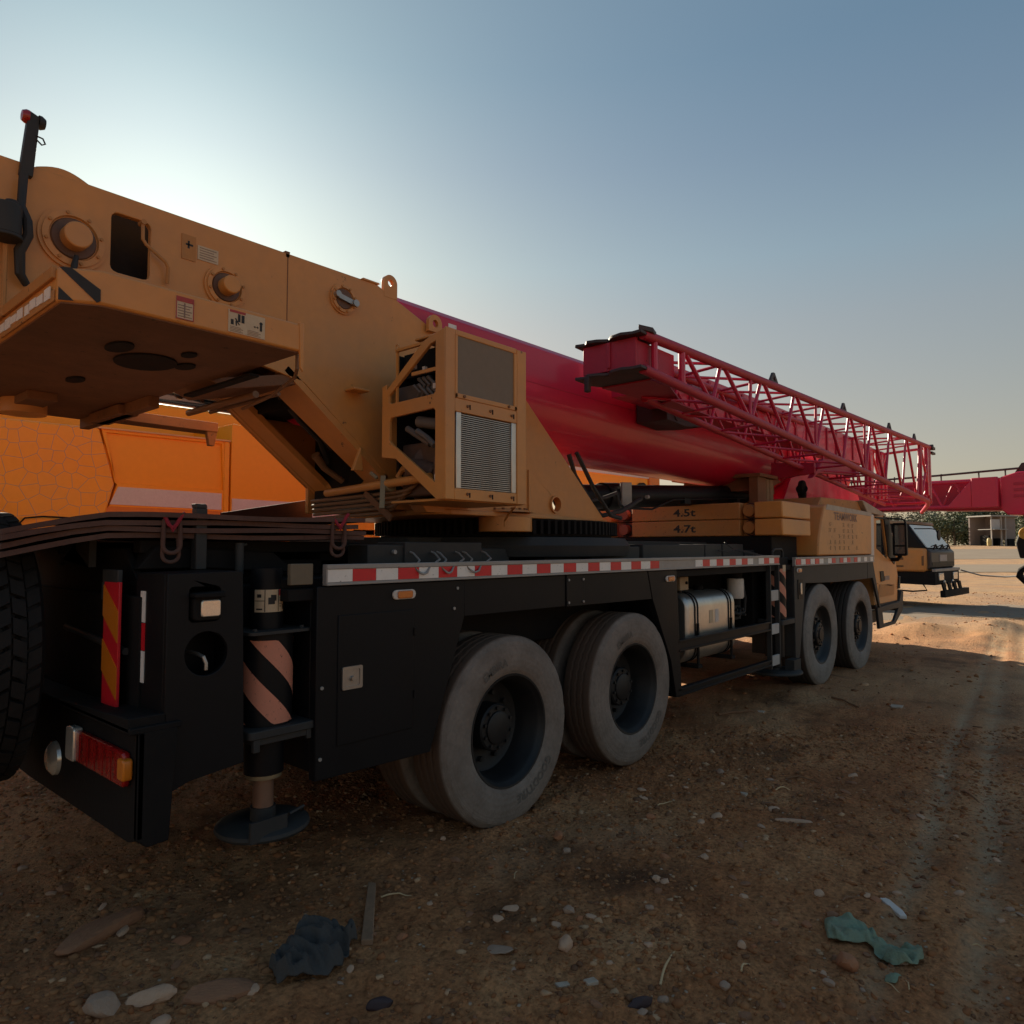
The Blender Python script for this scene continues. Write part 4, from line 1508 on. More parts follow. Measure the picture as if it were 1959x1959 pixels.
m.box(1.72, 2.42, 4.95, 5.12, 2.462, 2.53)
m.prism([(2.34, 2.47), (2.42, 2.47), (2.40, 2.36), (2.36, 2.36)], 'y', 4.96, 5.0)
m.box(1.62, 1.74, 4.6, 5.1, 2.44, 2.50)
m.build('service_step', BRN, crane, bevel=.004)

# ---- sloping rear web of the turntable with its opening
def web(u, y, off=0.):
    x0, z0, x1, z1 = 2.245, 2.605, 2.90, 2.085
    return (x0 + (x1 - x0) * u - .62 * off, y, z0 + (z1 - z0) * u - .78 * off)
outer = [(-.12, 3.60), (1.0, 3.60), (1.35, 4.48), (-.12, 4.48)]
inner = [(.10, 4.27), (.02, 4.05), (.05, 3.86), (.98, 3.80), (1.12, 4.10), (1.0, 4.27)]
tr = tessellate_polygon([[Vector((u, y, 0)) for u, y in outer], [Vector((u, y, 0)) for u, y in inner]])
m = MB()
fl = outer + inner
m.add([web(u, y) for u, y in fl] + [web(u, y, .04) for u, y in fl], [tuple(t) for t in tr] + [tuple(i + len(fl) for i in reversed(t)) for t in tr] + [(a, b, b + 10, a + 10) for a, b in ((0, 1), (1, 2), (2, 3), (3, 0), (4, 5), (5, 6), (6, 7), (7, 8), (8, 9), (9, 4))])
m.build('sloping_web', YEL, crane)
m = MB()
for y in (4.50, 4.44):
    m.tube([web(-.15, y, .03), web(.6, y, .03), web(1.3, y, .03)], .014, 8)
m.build('web_pipes', YELD, crane)
m = MB()
m.box(2.35, 3.3, 3.7, 4.4, 2.5, 3.2).box(2.9, 3.4, 3.66, 4.44, 1.9, 2.6)
m.build('winch_housing', BLKM, crane)
m = MB()
m.tube([web(.1, 4.0, -.05), web(.35, 3.98, -.02), web(.6, 4.04, -.06), web(.8, 4.1, -.02)], .022, 8)
m.tube([web(.2, 3.92, -.06), web(.5, 3.94, -.04), web(.7, 4.0, -.06)], .018, 8)
m.build('web_hoses', HOSE, crane)
m = MB()
m.tube([web(.66, 4.08, .02), web(.80, 4.10, .03), web(.98, 4.06, .02)], [.03, .022, .02], 10)
m.build('brass_fitting', PIPE, crane)

# hydraulic pipes running across below the engine frame
for k in range(5):
    z = 1.955 - .030 * k
    x = 2.75 + .006 * k
    ye = 3.18 + .055 * k
    m = MB()
    m.tube([(x, 4.24, z - .012), (x, ye + .14, z + .004), (x, ye + .05, z + .012), (x + .01, ye, z + .035), (x + .02, ye - .03, z + .075), (x + .05, ye - .05, z + .10)], .0125, 8)
    m.build('hydraulic_pipe', PIPE, crane)
m = MB()
m.cyl((2.74, 4.05, 1.99), (2.70, 2.98, 2.025), .026, 14)
m.build('cross_tube', YEL, crane)
m = MB()
m.cyl((2.73, 3.42, 2.0), (2.73, 3.36, 2.0), .036, 14)
m.bar((2.70, 3.40, 2.06), (2.66, 3.36, 1.86), .03, .014)
m.cyl((2.70, 3.46, 2.05), (2.68, 3.50, 2.085), .012, 8)
m.build('pipe_clamp', mat('olive_clamp', (.30, .25, .15), .6, dust=.5), crane)
m = MB()
m.tube([(2.78, 3.30, 2.0), (2.76, 3.33, 2.06), (2.77, 3.30, 2.10), (2.80, 3.20, 2.11)], .020, 10)
m.build('elbow_hose', YELD, crane)
m = MB()
m.bar((2.73, 3.62, 1.97), (2.73, 3.36, 1.80), .012, .04)
m.build('pipe_bracket', BRN, crane)

# ---- engine frame beside the turntable
ef = sub('engine_frame', crane)
m = MB()
PO = [(2.81, 1.89), (2.87, 1.89), (3.225, 2.145), (3.355, 2.165), (3.355, 2.59), (3.315, 2.60), (3.315, 2.565), (2.99, 2.80), (2.93, 2.82), (2.81, 2.845)]
h1 = [(2.885, 2.52), (2.90, 2.50), (3.26, 2.485), (3.285, 2.50), (3.285, 2.545), (2.885, 2.775)]
h1 = [(2.885, 2.495), (2.90, 2.485), (3.27, 2.478), (3.29, 2.49), (3.29, 2.53), (2.93, 2.775), (2.885, 2.785)]
h2 = [(2.885, 1.985), (3.26, 2.235), (3.285, 2.26), (3.285, 2.375), (3.27, 2.395), (2.90, 2.405), (2.885, 2.39)]
m.prism(PO, 'x', 2.65, 2.672, [h1, h2])
m.build('rear_face', YEL, ef, bevel=.003)
m = MB()
m.box(2.652, 2.672, 2.88, 3.24, 2.785, 2.80)
m.box(2.66, 2.672, 3.225, 3.24, 2.47, 2.79)
m.box(2.66, 2.672, 2.88, 3.10, 2.62, 2.64)
m.tube([(2.665, 3.235 + .016 * math.cos(R(a)), 2.815 + .016 * math.sin(R(a))) for a in range(0, 360, 30)], .004, 6, closed=True)
m.build('thin_bars', YEL, ef)
m = MB()
m.box(2.65, 2.722, YN, 2.812, 1.89, 2.85)
m.prism([(3.25, 1.888), (3.335, 1.888), (3.335, 2.845), (3.25, 2.845)], 'y', YN - .004, 2.86)
m.box(2.722, 3.25, YN, 2.83, 1.89, 1.955)
m.box(2.722, 3.25, YN, 2.83, 2.385, 2.462)
m.box(2.722, 3.25, YN, 2.83, 2.818, 2.85)
m.box(2.722, 2.742, YN - .003, 2.83, 2.462, 2.818).box(3.225, 3.25, YN - .003, 2.83, 2.462, 2.818)
m.box(2.722, 3.25, YN - .003, 2.83, 2.462, 2.49)
m.box(2.70, 3.335, 2.83, 3.12, 2.838, 2.852)
m.box(2.68, 3.335, 2.83, 3.3, 1.885, 1.90)
m.box(3.30, 3.33, 2.83, 3.58, 1.9, 2.84)
m.build('side_frame', YEL, ef, bevel=.004)
m = MB()
m.box(2.742, 3.225, 2.806, 2.812, 2.49, 2.818)
m.build('perforated_panel', PERF, ef)
m = MB()
bolts(m, [(2.79, YN - .003, 2.476), (3.17, YN - .003, 2.476)] + [(2.82 + .19 * k, YN, z) for k in range(3) for z in (2.425, 1.925)], .009, .008)
m.build('bolts', BRN, ef)
m = MB()
for k in range(3):
    for z in (2.425, 1.922):
        m.box(2.836 + .19 * k, 2.845 + .19 * k, YN - .002, YN + .001, z - .016, z + .012)
m.build('drain_slots', BLKM, ef, smooth=0)
rad = sub('radiator', crane)
m = MB()
m.box(2.735, 2.775, 2.803, 2.86, 1.955, 2.385)
m.build('side_tank', ALU, rad, bevel=.003)
m = MB()
m.box(3.205, 3.248, 2.803, 2.86, 1.955, 2.385)
m.build('side_tank', ALU, rad, bevel=.003)
m = MB()
m.box(2.775, 3.205, 2.84, 2.87, 1.955, 2.385)
m.build('radiator_core', BLKM, rad)
fin = MB()
fin.box(2.776, 3.204, 2.812, 2.84, 0, .0055)
fme = fin.mesh('fin', STL, 0)
for k in range(36):
    place('fin', fme, rad, (0, 0, 1.960 + k * .0118))
m = MB()
m.box(2.78, 3.25, 2.98, 3.32, 1.93, 2.25)
m.cyl((2.80, 3.10, 2.14), (3.0, 3.25, 2.10), .10, 18)
m.cyl((2.78, 3.22, 2.10), (2.78, 3.0, 2.04), .07, 16)
m.cyl((2.72, 2.92, 2.02), (2.72, 2.92, 2.14), .035, 12)
m.build('engine_block', mat('engine_grime', (.10, .055, .04), .6, dust=.6, dcol=(.16, .10, .07), scale=8, bump=.2), ef, bevel=.012)
m = MB()
for k in range(9):
    y, z = 2.93 + .04 * (k % 5), 2.50 + .035 * (k // 3)
    m.tube([(2.73, y + .05, z - .05), (2.72, y, z), (2.70, y + .03, z + .035), (2.76, y + .07, z + .05)], .012, 6)
m.box(2.76, 3.2, 2.9, 3.4, 2.48, 2.60)
m.cyl((2.72, 3.10, 2.36), (2.74, 2.95, 2.33), .034, 14)
m.cyl((2.72, 3.2, 2.33), (2.72, 3.0, 2.22), .02, 10)
m.tube([(2.69, 3.08, 2.30), (2.70, 3.0, 2.25), (2.69, 2.93, 2.20)], .018, 8)
m.tube([(2.71, 2.93, 2.40), (2.71, 2.93, 2.34)], .012, 8)
m.build('engine_pipes', mat('engine_grey', (.11, .10, .095), .5, dust=.5, dcol=(.14, .10, .08), scale=12), ef)
m = MB()
m.box(2.69, 2.72, 3.12, 3.17, 2.675, 2.70).box(2.69, 2.71, 3.02, 3.04, 2.64, 2.67).box(2.695, 2.71, 2.93, 2.955, 2.53, 2.56)
m.build('white_tags', WHT, ef)
m = MB()
m.lathe([(.0001, 1.955), (.026, 1.957), (.028, 2.03), (.02, 2.045), (.0001, 2.046)], (2.70, 2.905, 0), 'z', 16)
m.build('white_bottle', WHT, ef)
m = MB()
m.box(2.76, 3.3, 3.33, 3.35, 1.92, 2.80)
m.box(2.80, 3.30, 2.86, 3.33, 2.66, 2.81)
m.build('engine_backing', BLKM, ef)
m = MB()
m.box(2.672, 2.76, 3.345, 3.356, 2.16, 2.595)
m.box(2.55, 2.67, 3.50, 3.595, 2.585, 2.60)
m.prism([(2.60, 2.10), (2.66, 2.25), (2.68, 2.10)], 'y', 3.57, 3.598)
m.build('frame_bracket', YEL, ef, bevel=.005)
m = MB()
m.tube([(3.35, 2.9, 1.88), (3.40, 3.0, 1.84), (3.42, 3.05, 1.80), (3.42, 3.05, 1.76)], .007, 6)
m.build('drain_pipe', YELD, ef)

# ---- luffing cylinder and its lines
lc = sub('luffing_cylinder', crane)
m = MB()
m.cyl((5.3, 4.0, 2.10), (9.45, 4.0, 2.36), .125, 32)
m.cyl((5.95, 4.0, 2.14), (6.25, 4.0, 2.16), .145, 32)
m.build('barrel', BLK, lc, bevel=.004)
m = MB()
m.cyl((9.45, 4.0, 2.36), (10.0, 4.0, 2.40), .07, 20)
m.build('piston', CHR, lc)
m = MB()
m.prism([(6.10, 2.03), (6.28, 2.04), (6.28, 2.30), (6.10, 2.29)], 'y', 3.84, 3.87)
m.build('valve_plate', GAL, lc, bevel=.004)
m = MB()
m.tube([(5.0, 3.7, 2.45), (5.15, 3.68, 2.1), (5.45, 3.66, 1.92), (5.8, 3.66, 1.98), (6.25, 3.72, 2.12)], .022, 8)
m.tube([(5.1, 3.72, 2.3), (5.3, 3.68, 2.05), (5.55, 3.68, 2.10), (5.85, 3.75, 2.16)], .018, 8)
m.tube([(5.9, 3.8, 2.2), (5.92, 3.76, 2.05), (6.0, 3.76, 2.02), (6.2, 3.78, 2.05)], .016, 8)
m.build('hydraulic_hoses', HOSE, lc)
m = MB()
m.tube([(6.2, 3.86, 2.03), (6.7, 3.85, 2.04), (7.2, 3.86, 2.17), (9.2, 3.86, 2.29)], .011, 6)
m.box(7.45, 7.6, 3.85, 3.9, 2.14, 2.2).box(8.9, 9.0, 3.85, 3.9, 2.22, 2.28)
m.build('line_clips', BLK, lc)
m = MB()
m.cyl((6.40, 3.74, 2.15), (6.44, 3.74, 2.155), .02, 8)
m.build('hose_end', GAL, lc)
m = MB()
m.tube([(4.95, 3.58, 2.45), (5.2, 3.57, 2.15), (5.45, 3.56, 1.92), (5.62, 3.56, 1.90)], .02, 8)
m.build('plate_hose', HOSE, crane)

# ---- boom: base section and the telescoped ones inside it
def boom_sec(x0, x1, hw, zt, zb, m_, name, par, n=14, ch=.05):
    rad_ = hw
    zc = zb + rad_ * .98
    def outline(s=1.):
        p = [(YC + hw, zt - ch), (YC + hw - ch, zt), (YC - hw + ch, zt), (YC - hw, zt - ch)]
        q = []
        for i in range(n + 1):
            a = math.pi + math.pi * i / n
            q.append((YC + rad_ * math.cos(a), zc + rad_ * math.sin(a) * .98))
        return p + q
    a = MB()
    a.prism(outline(), 'x', x0, x1)
    return a.build(name, m_, par, smooth=30, bevel=.008)
m = MB()
m.box(.3, 2.5, PL + .036, 4.479, 2.66, 2.70)
m.build('inner_floor', BRN, crane)
b1 = boom_sec(2.6, 9.75, .455, 3.335, 2.44, RED, 'boom_base_section', crane, 18)
m = MB()
m.box(3.0, 9.7, YC - .457, YC - .4545, 2.985, 2.992)
m.build('weld_line', REDD, b1)
m = MB()
m.box(3.48, 3.56, YC - .459, YC - .4555, 3.19, 3.25).box(3.57, 3.68, YC - .459, YC - .4555, 3.18, 3.215)
m.build('faded_decal', WTAPE, b1, smooth=0)
m = MB()
def collar(x0, x1, hw, zt, zb, name, mm):
    return boom_sec(x0, x1, hw, zt, zb, mm, name, crane, 18)
boom_sec(9.75, 9.86, .475, 3.355, 2.42, REDD, 'boom_collar', crane, 18)
boom_sec(9.86, 10.30, .425, 3.30, 2.475, RED, 'boom_second_section', crane, 18)
boom_sec(10.30, 10.38, .445, 3.32, 2.455, REDD, 'boom_collar', crane, 18)
boom_sec(10.38, 10.72, .40, 3.28, 2.50, RED, 'boom_third_section', crane, 18)
boom_sec(10.72, 10.80, .42, 3.30, 2.48, REDD, 'boom_collar', crane, 18)
boom_sec(10.80, 13.6, .375, 3.26, 2.52, RED, 'boom_fourth_section', crane, 18)
bh = sub('boom_head', crane)
for y in (3.72, 4.46):
    m = MB()
    m.prism([(10.05, 2.14), (10.55, 2.66), (11.2, 2.78), (13.9, 2.66), (14.15, 2.45), (13.8, 2.20), (12.8, 2.16)], 'y', y, y + .035)
    m.build('cheek_plate', RED, bh, bevel=.006)
m = MB()
m.prism([(10.05, 2.14), (10.55, 2.66), (10.58, 2.64), (10.10, 2.14)], 'y', 3.755, 4.46)
m.build('sloping_end', RED, bh)
m = MB()
for x in (13.2, 13.75):
    m.lathe([(.0001, -.3), (.22, -.3), (.22, .3), (.0001, .3)], (x, YC, 2.46), 'y', 28)
m.build('sheaves', DRED, bh)
m = MB()
m.prism([(8.80, 2.36), (9.62, 2.36), (9.60, 2.47), (9.9, 2.55), (9.6, 2.60), (8.9, 2.55)], 'y', 3.62, 4.6)
m.build('boom_saddle', BRN, crane, bevel=.01)
rest = sub('boom_rest', crane)
for x, w_, mm in ((8.74, .28, BRN), (9.03, .10, WOOD), (9.15, .11, WOOD)):
    m = MB()
    m.box(x, x + w_, 3.50, 3.62, 2.12, 2.53 - .01 * (x > 9))
    m.build('support_timber', mm, rest, bevel=.006)
m = MB()
m.box(8.72, 9.32, 3.46, 4.7, 2.53, 2.575).box(8.8, 9.2, 3.6, 4.6, 1.5, 2.16)
m.build('support_head', BRN, rest, bevel=.005)
# bracket arm that carries the jib
m = MB()
m.prism([(9.42, 2.53), (9.7, 2.62), (11.35, 2.72), (11.35, 2.78), (10.4, 2.86), (9.9, 2.83)], 'y', 3.05, 3.12)
m.prism([(3.62, 2.55), (3.05, 2.60), (3.05, 2.74), (3.62, 2.78)], 'x', 9.5, 9.56)
m.box(11.2, 11.34, 3.0, 3.17, 2.70, 2.84)
m.cyl((11.27, 3.08, 2.68), (11.27, 3.08, 2.90), .03, 12)
m.build('jib_bracket', REDD, crane, bevel=.005)
m = MB()
m.prism([(6.05, 2.86), (6.05, 3.14), (6.45, 3.14), (6.9, 3.02), (6.9, 2.90), (6.45, 2.84)], 'y', 3.30, 3.64)
m.cyl((6.2, 3.29, 3.05), (6.2, 3.32, 3.05), .045, 14)
m.cyl((6.25, 3.29, 2.93), (6.25, 3.32, 2.93), .06, 14)
m.build('boom_bracket', DRED, crane, bevel=.006)

# ---- lattice jib stowed along the near side of the boom
jib = sub('lattice_jib', crane)
def jf(x, top):
    t = (x - 4.43) / 10.2
    return Vector((x, 2.62, 3.185 + .25 * t if top else 2.93 - .50 * t))
def jb(x, top):
    t = (x - 4.43) / 10.2
    return Vector((x, 3.02 + .38 * t, 3.185 + .20 * t if top else 2.93 - .50 * t))
m = MB()
m.tube([jf(4.45, 1), jf(14.55, 1)], .038, 14)
m.build('chord', REDD, jib)
m = MB()
m.tube([jf(4.45, 0), jf(14.15, 0), (14.45, 2.68, 2.40), (14.75, 2.84, 2.28)], [.038, .038, .038, .03], 14)
m.build('chord', REDD, jib)
m = MB()
m.tube([jb(4.9, 1), jb(14.4, 1)], .033, 12)
m.build('chord', REDD, jib)
m = MB()
m.tube([jb(5.2, 0), jb(14.5, 0)], .034, 12)
m.build('chord', REDD, jib)
def brace(a, b, r=.019):
    r *= .82
    k = MB()
    k.tube([a, b], r, 8)
    k.build('brace', RED, jib)
nodes = [4.98, 5.72, 6.62, 7.52, 8.50, 9.48, 10.50, 11.52, 12.55, 13.55]
brace(jf(4.62, 1), jf(4.62, 0), .030)
brace(jf(5.05, 1), jf(5.05, 0), .034)
for i in range(len(nodes) - 1):
    a, b = nodes[i] + .1, nodes[i + 1] + .1
    mid = (a + b) / 2 + .12
    brace(jf(a, 1), jf(mid - .03, 0), .023)
    brace(jf(mid + .03, 0), jf(b - .06, 1), .021)
    if i in (1, 3, 5):
        brace(jf(mid, 0), jf(mid + .02, 1), .019)
    brace(jb(a + .55, 1), jb(mid + .55, 0), .016)
    brace(jb(a + .1, 1), jb(mid + .1, 0), .020)
    brace(jb(mid + .16, 0), jb(b + .04, 1), .020)
    for top in (1, 0):
        brace(jf(b - .05, top), jb(b + .06, top), .017)
        brace(jb(a + .08, top), jf(b - .1, top), .016)
m = MB()
for bx_ in ((14.1, 14.2, 2.60, 2.66, 2.55, 3.42), (14.42, 14.50, 2.62, 2.68, 2.5, 3.42), (14.05, 14.14, 3.32, 3.40, 2.5, 3.38), (14.40, 14.50, 3.34, 3.42, 2.5, 3.38)):
    k = MB()
    k.box(*bx_)
    k.build('end_post', RED, jib, bevel=.01)
m.prism([(13.2, 2.5), (13.34, 2.5), (13.42, 2.9), (13.34, 3.38), (13.18, 3.38), (13.26, 2.9)], 'y', 3.30, 3.36)
m.build('waisted_post', RED, jib, bevel=.01)
for x, y in ((13.62, 2.60), (14.28, 2.60), (13.85, 3.32), (14.22, 3.34), (12.95, 3.28)):
    k = MB()
    k.prism([(x - .07, 2.5), (x + .07, 2.5), (x + .03, 2.9), (x + .08, 3.40), (x - .08, 3.40), (x - .03, 2.9)], 'y', y, y + .05)
    k.build('waisted_post', REDD, jib, bevel=.01)
brace(jf(13.6, 1), jf(14.4, 0), .026)
brace(jf(13.6, 0), jf(14.4, 1), .026)
brace(jf(14.45, 0), jb(14.45, 0), .03)
brace(jf(14.45, 1), jb(14.45, 1), .03)
brace(Vector((13.4, 3.33, 2.55)), Vector((14.4, 3.36, 3.3)), .028)
brace(Vector((13.4, 3.33, 3.3)), Vector((14.4, 3.36, 2.55)), .028)
m = MB()
m.box(14.35, 14.72, 2.585, 2.66, 3.41, 3.46).box(14.50, 14.78, 2.595, 2.65, 3.33, 3.37)
m.cyl((14.4, 2.56, 3.43), (14.4, 2.7, 3.43), .05, 14)
m.build('end_lugs', DRED, jib, bevel=.006)
for x in (6.98, 9.3, 11.55, 13.2):
    p = jf(x, 1)
    k = MB()
    k.prism([(x - .11, p.z + .025), (x - .02, p.z + .13), (x + .02, p.z + .13), (x + .12, p.z + .025)], 'y', p.y - .012, p.y + .012, [[(x - .04, p.z + .05), (x, p.z + .10), (x + .045, p.z + .05)]])
    k.build('jib_lug', DRED, jib)
# folded tip end: red box between two greasy plates
m = MB()
m.prism([(2.66, 2.95), (3.13, 2.95), (3.13, 3.17), (2.66, 3.17)], 'x', 4.42, 4.45)
m.prism([(3.10, 2.96), (3.13, 2.96), (3.13, 3.16), (3.10, 3.16)], 'x', 4.45, 5.9)
m.prism([(2.66, 2.96), (2.69, 2.96), (2.69, 3.15), (2.66, 3.15)], 'x', 4.45, 5.0)
m.box(4.405, 4.42, 2.875, 2.905, 2.97, 3.165)
m.build('tip_box', REDD, jib, bevel=.004)
m = MB()
sc = [(4.36, 2.58), (4.37, 2.66), (4.34, 2.74), (4.36, 2.84), (4.42, 2.90), (4.37, 2.97), (4.35, 3.05), (4.40, 3.10), (4.38, 3.18), (4.6, 3.2), (4.85, 3.1), (4.95, 2.9), (4.72, 2.80), (4.66, 2.60)]
m.prism(sc, 'z', 3.172, 3.198)
m.prism(sc, 'z', 2.915, 2.940)
m.prism([(4.36, 2.60), (4.50, 2.56), (4.62, 2.60), (4.5, 2.66)], 'z', 3.198, 3.235)
m.box(4.33, 4.37, 3.02, 3.06, 2.80, 2.915)
m.build('tip_plates', DRED, jib, bevel=.005)
m = MB()
m.prism([(4.7, 2.70), (5.0, 2.70), (5.7, 2.95), (5.7, 3.08), (4.7, 3.14)], 'z', 2.902, 2.914, [circ(5.35, 2.97, .05, 14)])
m.prism([(5.3, 2.85), (6.2, 2.92), (6.2, 3.02), (5.4, 3.0)], 'z', 2.86, 2.872)
m.build('tip_gusset', REDD, jib)
m = MB()
m.cyl((4.85, 2.86, 3.02), (4.85, 3.0, 3.02), .06, 14)
m.cyl((4.95, 2.80, 2.97), (4.95, 2.9, 2.97), .05, 14)
m.build('tip_pins', DRED, jib)
# solid second jib section nested inside the lattice
m = MB()
m.prism([(3.20, 2.98), (3.48, 2.98), (3.48, 3.36), (3.44, 3.385), (3.24, 3.385), (3.20, 3.36)], 'x', 5.35, 12.4)
js = m.build('nested_jib_section', RED, jib, bevel=.006)
for k in range(14):
    x = 6.3 + k * .42
    m = MB()
    m.box(x, x + .05, 3.185, 3.20, 3.0, 3.34)
    m.build('stiffener', REDD, js)

# ---- spare wheel hung behind the rear face
sw = sub('spare_wheel', crane, (.615, 3.93, 1.18), R(-90))
sw.scale = (1.13, 1.13, 1.13)
place('tyre', tyre_mesh('spare_tyre', .525, .31, .30, RUB, ribs=4, zig=.012), sw)
place('rim', ME_RRIM, sw)
m = MB()
NB = 46
for row in range(5):
    for k in range(NB):
        a0 = 2 * math.pi * (k + (.5 if row % 2 else 0)) / NB
        da = 2 * math.pi / NB * .39
        y0, y1 = .035 + row * .047, .035 + row * .047 + .041
        sk_ = .35 * da * (1 if row % 2 else -1)
        vs = []
        for rr in (.52, .5415 if 0 < row < 4 else .536):
            for aa, yy in ((a0 - da + sk_, y0), (a0 + da + sk_, y0), (a0 + da - sk_, y1), (a0 - da - sk_, y1)):
                vs.append((rr * math.cos(aa), yy, rr * math.sin(aa)))
        m.add(vs, [(4, 5, 6, 7), (0, 1, 5, 4), (1, 2, 6, 5), (2, 3, 7, 6), (3, 0, 4, 7)])
m.build('tread_blocks', RUB, sw, smooth=0, kind='stuff')

# ============================================================ loose things carried on the crane
def cw_slab(z0, z1, label, txt):
    t = thing('counterweight_slab', label, 'counterweight', (8.2, 4.1, z0), 0, 'counterweight slabs on the carrier deck')
    h = z1 - z0
    X = lambda x: x - 8.2
    Y = lambda y: y - 4.1
    a = MB()
    a.prism([(X(7.84), Y(3.36)), (X(7.84), Y(4.80)), (X(8.66), Y(4.80)), (X(8.66), Y(3.36))], 'z', 0, h)
    a.build('slab_body', YELD, t, bevel=.012)
    for y0, y1, mm in ((2.85, 3.17, YEL), (5.08, 5.38, YEL)):
        a = MB()
        a.box(X(7.79), X(8.70), Y(y0), Y(y1), .002, h - .002)
        a.build('end_block', mm, t, bevel=.015)
    for y0, y1, mm in ((3.172, 3.358, YELD), (4.802, 5.078, mat('rust_red_bay_%d' % int(z0 * 100), (.33, .07, .03), .6, dust=.4))):
        a = MB()
        a.box(X(7.95), X(8.6), Y(y0), Y(y1), .004, h - .004)
        a.build('pin_bay', mm, t)
        a = MB()
        yc = (y0 + y1) / 2
        a.cyl((X(7.95), Y(yc), h * .5), (X(7.86), Y(yc), h * .5), .070, 22)
        a.build('lifting_pin', mm if y0 > 4 else YELD, t, bevel=.006)
        a = MB()
        a.lathe([(.078, 0), (.092, 0), (.092, -.014), (.078, -.014)], (X(7.95), Y(yc), h * .5), 'x', 22)
        a.build('pin_collar', DRED, t)
    v, f = text_geo(txt, .125, True)
    a = MB()
    a.add([(X(7.8385), Y(4.06) - x * 1.5, h * .5 - .045 + y) for x, y, z in v], f)
    a.build('stencil_lettering', INK, t, smooth=0)
    return t
cw_slab(1.762, 1.953, 'lower ochre counterweight slab stencilled 4.7t, resting on the carrier deck', '4.7t')
cw_slab(1.959, 2.148, 'upper ochre counterweight slab stencilled 4.5t, stacked on the slab marked 4.7t', '4.5t')
m = MB()
m.box(7.85, 8.65, 3.0, 5.2, 1.48, 1.758)
m.build('counterweight_cradle', BLKM, crane, bevel=.006)

# four bent steel mats on the rear deck
base = Vector((1.05, 3.20, 0))
dx, dy = math.cos(R(-8.4)), math.sin(R(-8.4))
names = ['bottom one of four', 'second from the bottom', 'third from the bottom', 'topmost of four']
lens = [1.235, 1.245, 1.19, 1.225]
for k in range(4):
    a = MB()
    z0 = 1.662 + k * .0295
    n = 14
    vs = []
    for i in range(n):
        u = -.31 + (lens[k] + .31) * i / (n - 1)
        sag = -.075 * max(0, (.06 - u) / .37) ** 1.3
        wav = .004 * math.sin(u * 7 + k * 2)
        for w_ in (0, 1.5):
            for h in (0, .0215):
                ex_ = -.012 * k + .008 * math.sin(k * 3 + u * 3)
                vs.append((u * dx - (w_ + ex_) * dy, u * dy + (w_ + ex_) * dx, z0 + sag + wav + h))
    fs = []
    for i in range(n - 1):
        o = i * 4
        fs += [(o, o + 4, o + 5, o + 1), (o + 2, o + 3, o + 7, o + 6), (o + 1, o + 5, o + 7, o + 3), (o, o + 2, o + 6, o + 4)]
    fs += [(0, 1, 3, 2), (n * 4 - 4, n * 4 - 2, n * 4 - 1, n * 4 - 3)]
    a.add(vs, fs)
    o = a.build('steel_mat', RUST, None, smooth=30)
    o.location = base
    tag(o, 'bent rusty brown steel mat, %s stacked on the rear deck' % names[k], 'steel mat', 'rusty steel mats on the rear deck')
a = MB()
a.prism([(2.30, 1.70), (2.30, 1.862), (2.36, 1.872), (2.98, 1.985), (3.0, 1.96), (3.0, 1.70)], 'y', 4.62, 4.65)
o = a.build('steel_sheet', RUSTD, None, smooth=0)
tag(o, 'dark brown steel sheet rising to the right behind the stack of steel mats', 'steel sheet')
def shackle(x, y, z, label):
    t = thing('bow_shackle', label, 'shackle', (x, y, z), R(-8), 'shackles hanging from the steel mats')
    a = MB()
    p = [(-.032, 0, .10)] + [(-.036 * math.cos(q) , 0, -.01 - .036 * math.sin(q)) for q in [math.pi * i / 8 for i in range(9)]] + [(.032, 0, .10)]
    a.tube(p, .0095, 8)
    a.build('bow', RUST, t)
    a = MB()
    p = [(-.030, .012, .02)] + [(-.034 * math.cos(q), .012, -.055 - .03 * math.sin(q)) for q in [math.pi * i / 8 for i in range(9)]] + [(.030, .012, .02)]
    a.tube(p, .0085, 8)
    a.build('link', RUST, t)
    a = MB()
    a.tube([(-.03, -.004, .11), (-.015, -.016, .075), (.0, -.018, .065), (.015, -.016, .08), (.035, -.012, .115), (.05, -.008, .13)], .0085, 8)
    a.tube([(-.02, -.012, .09), (.0, -.02, .05), (.02, -.014, .085)], .007, 6)
    a.build('rope_tie', ROPE, t)
    return t
shackle(1.335, 3.135, 1.645, 'rusty shackle tied with red rope, hanging below the steel mats beside the stake post')
shackle(2.115, 3.018, 1.665, 'rusty shackle tied with red rope, hanging near the right end of the steel mats')

# ============================================================ orange crane parked behind
oc = thing('orange_crane', 'bright orange mobile crane with white side panels parked behind the black carrier', 'mobile crane', (0, 8.0, 0))
m = MB()
m.box(-2.5, 13.2, .35, 2.3, .62, 1.40)
m.build('chassis', BLKM, oc, bevel=.02)
m = MB()
m.box(-2.5, 13.2, .02, 2.6, 1.40, 1.62)
m.build('deck_edge', ORGD, oc, bevel=.01)
m = MB()
m.box(5.82, 6.30, -.01, .9, 1.62, 1.885).box(5.0, 5.8, .2, 1.4, 1.62, 1.80)
m.build('deck_locker', ORG, oc, bevel=.01)
m = MB()
m.box(5.96, 6.13, -.02, -.012, 1.68, 1.775)
m.build('white_label', WHT, oc, smooth=0)
for x in (-.6, .8, 9.4, 10.9):
    for y, rz in ((.02, 0), (2.6, math.pi)):
        o = sub('wheel', oc, (x, y, .54), rz)
        place('tyre', ME_TYREF, o)
        place('rim', ME_FRIM, o)
m = MB()
m.prism([(-2.2, 1.80), (2.64, 1.80), (2.72, 1.97), (2.80, 2.29), (2.64, 2.865), (1.7, 2.855), (-2.2, 2.84)], 'y', -.02, 2.4)
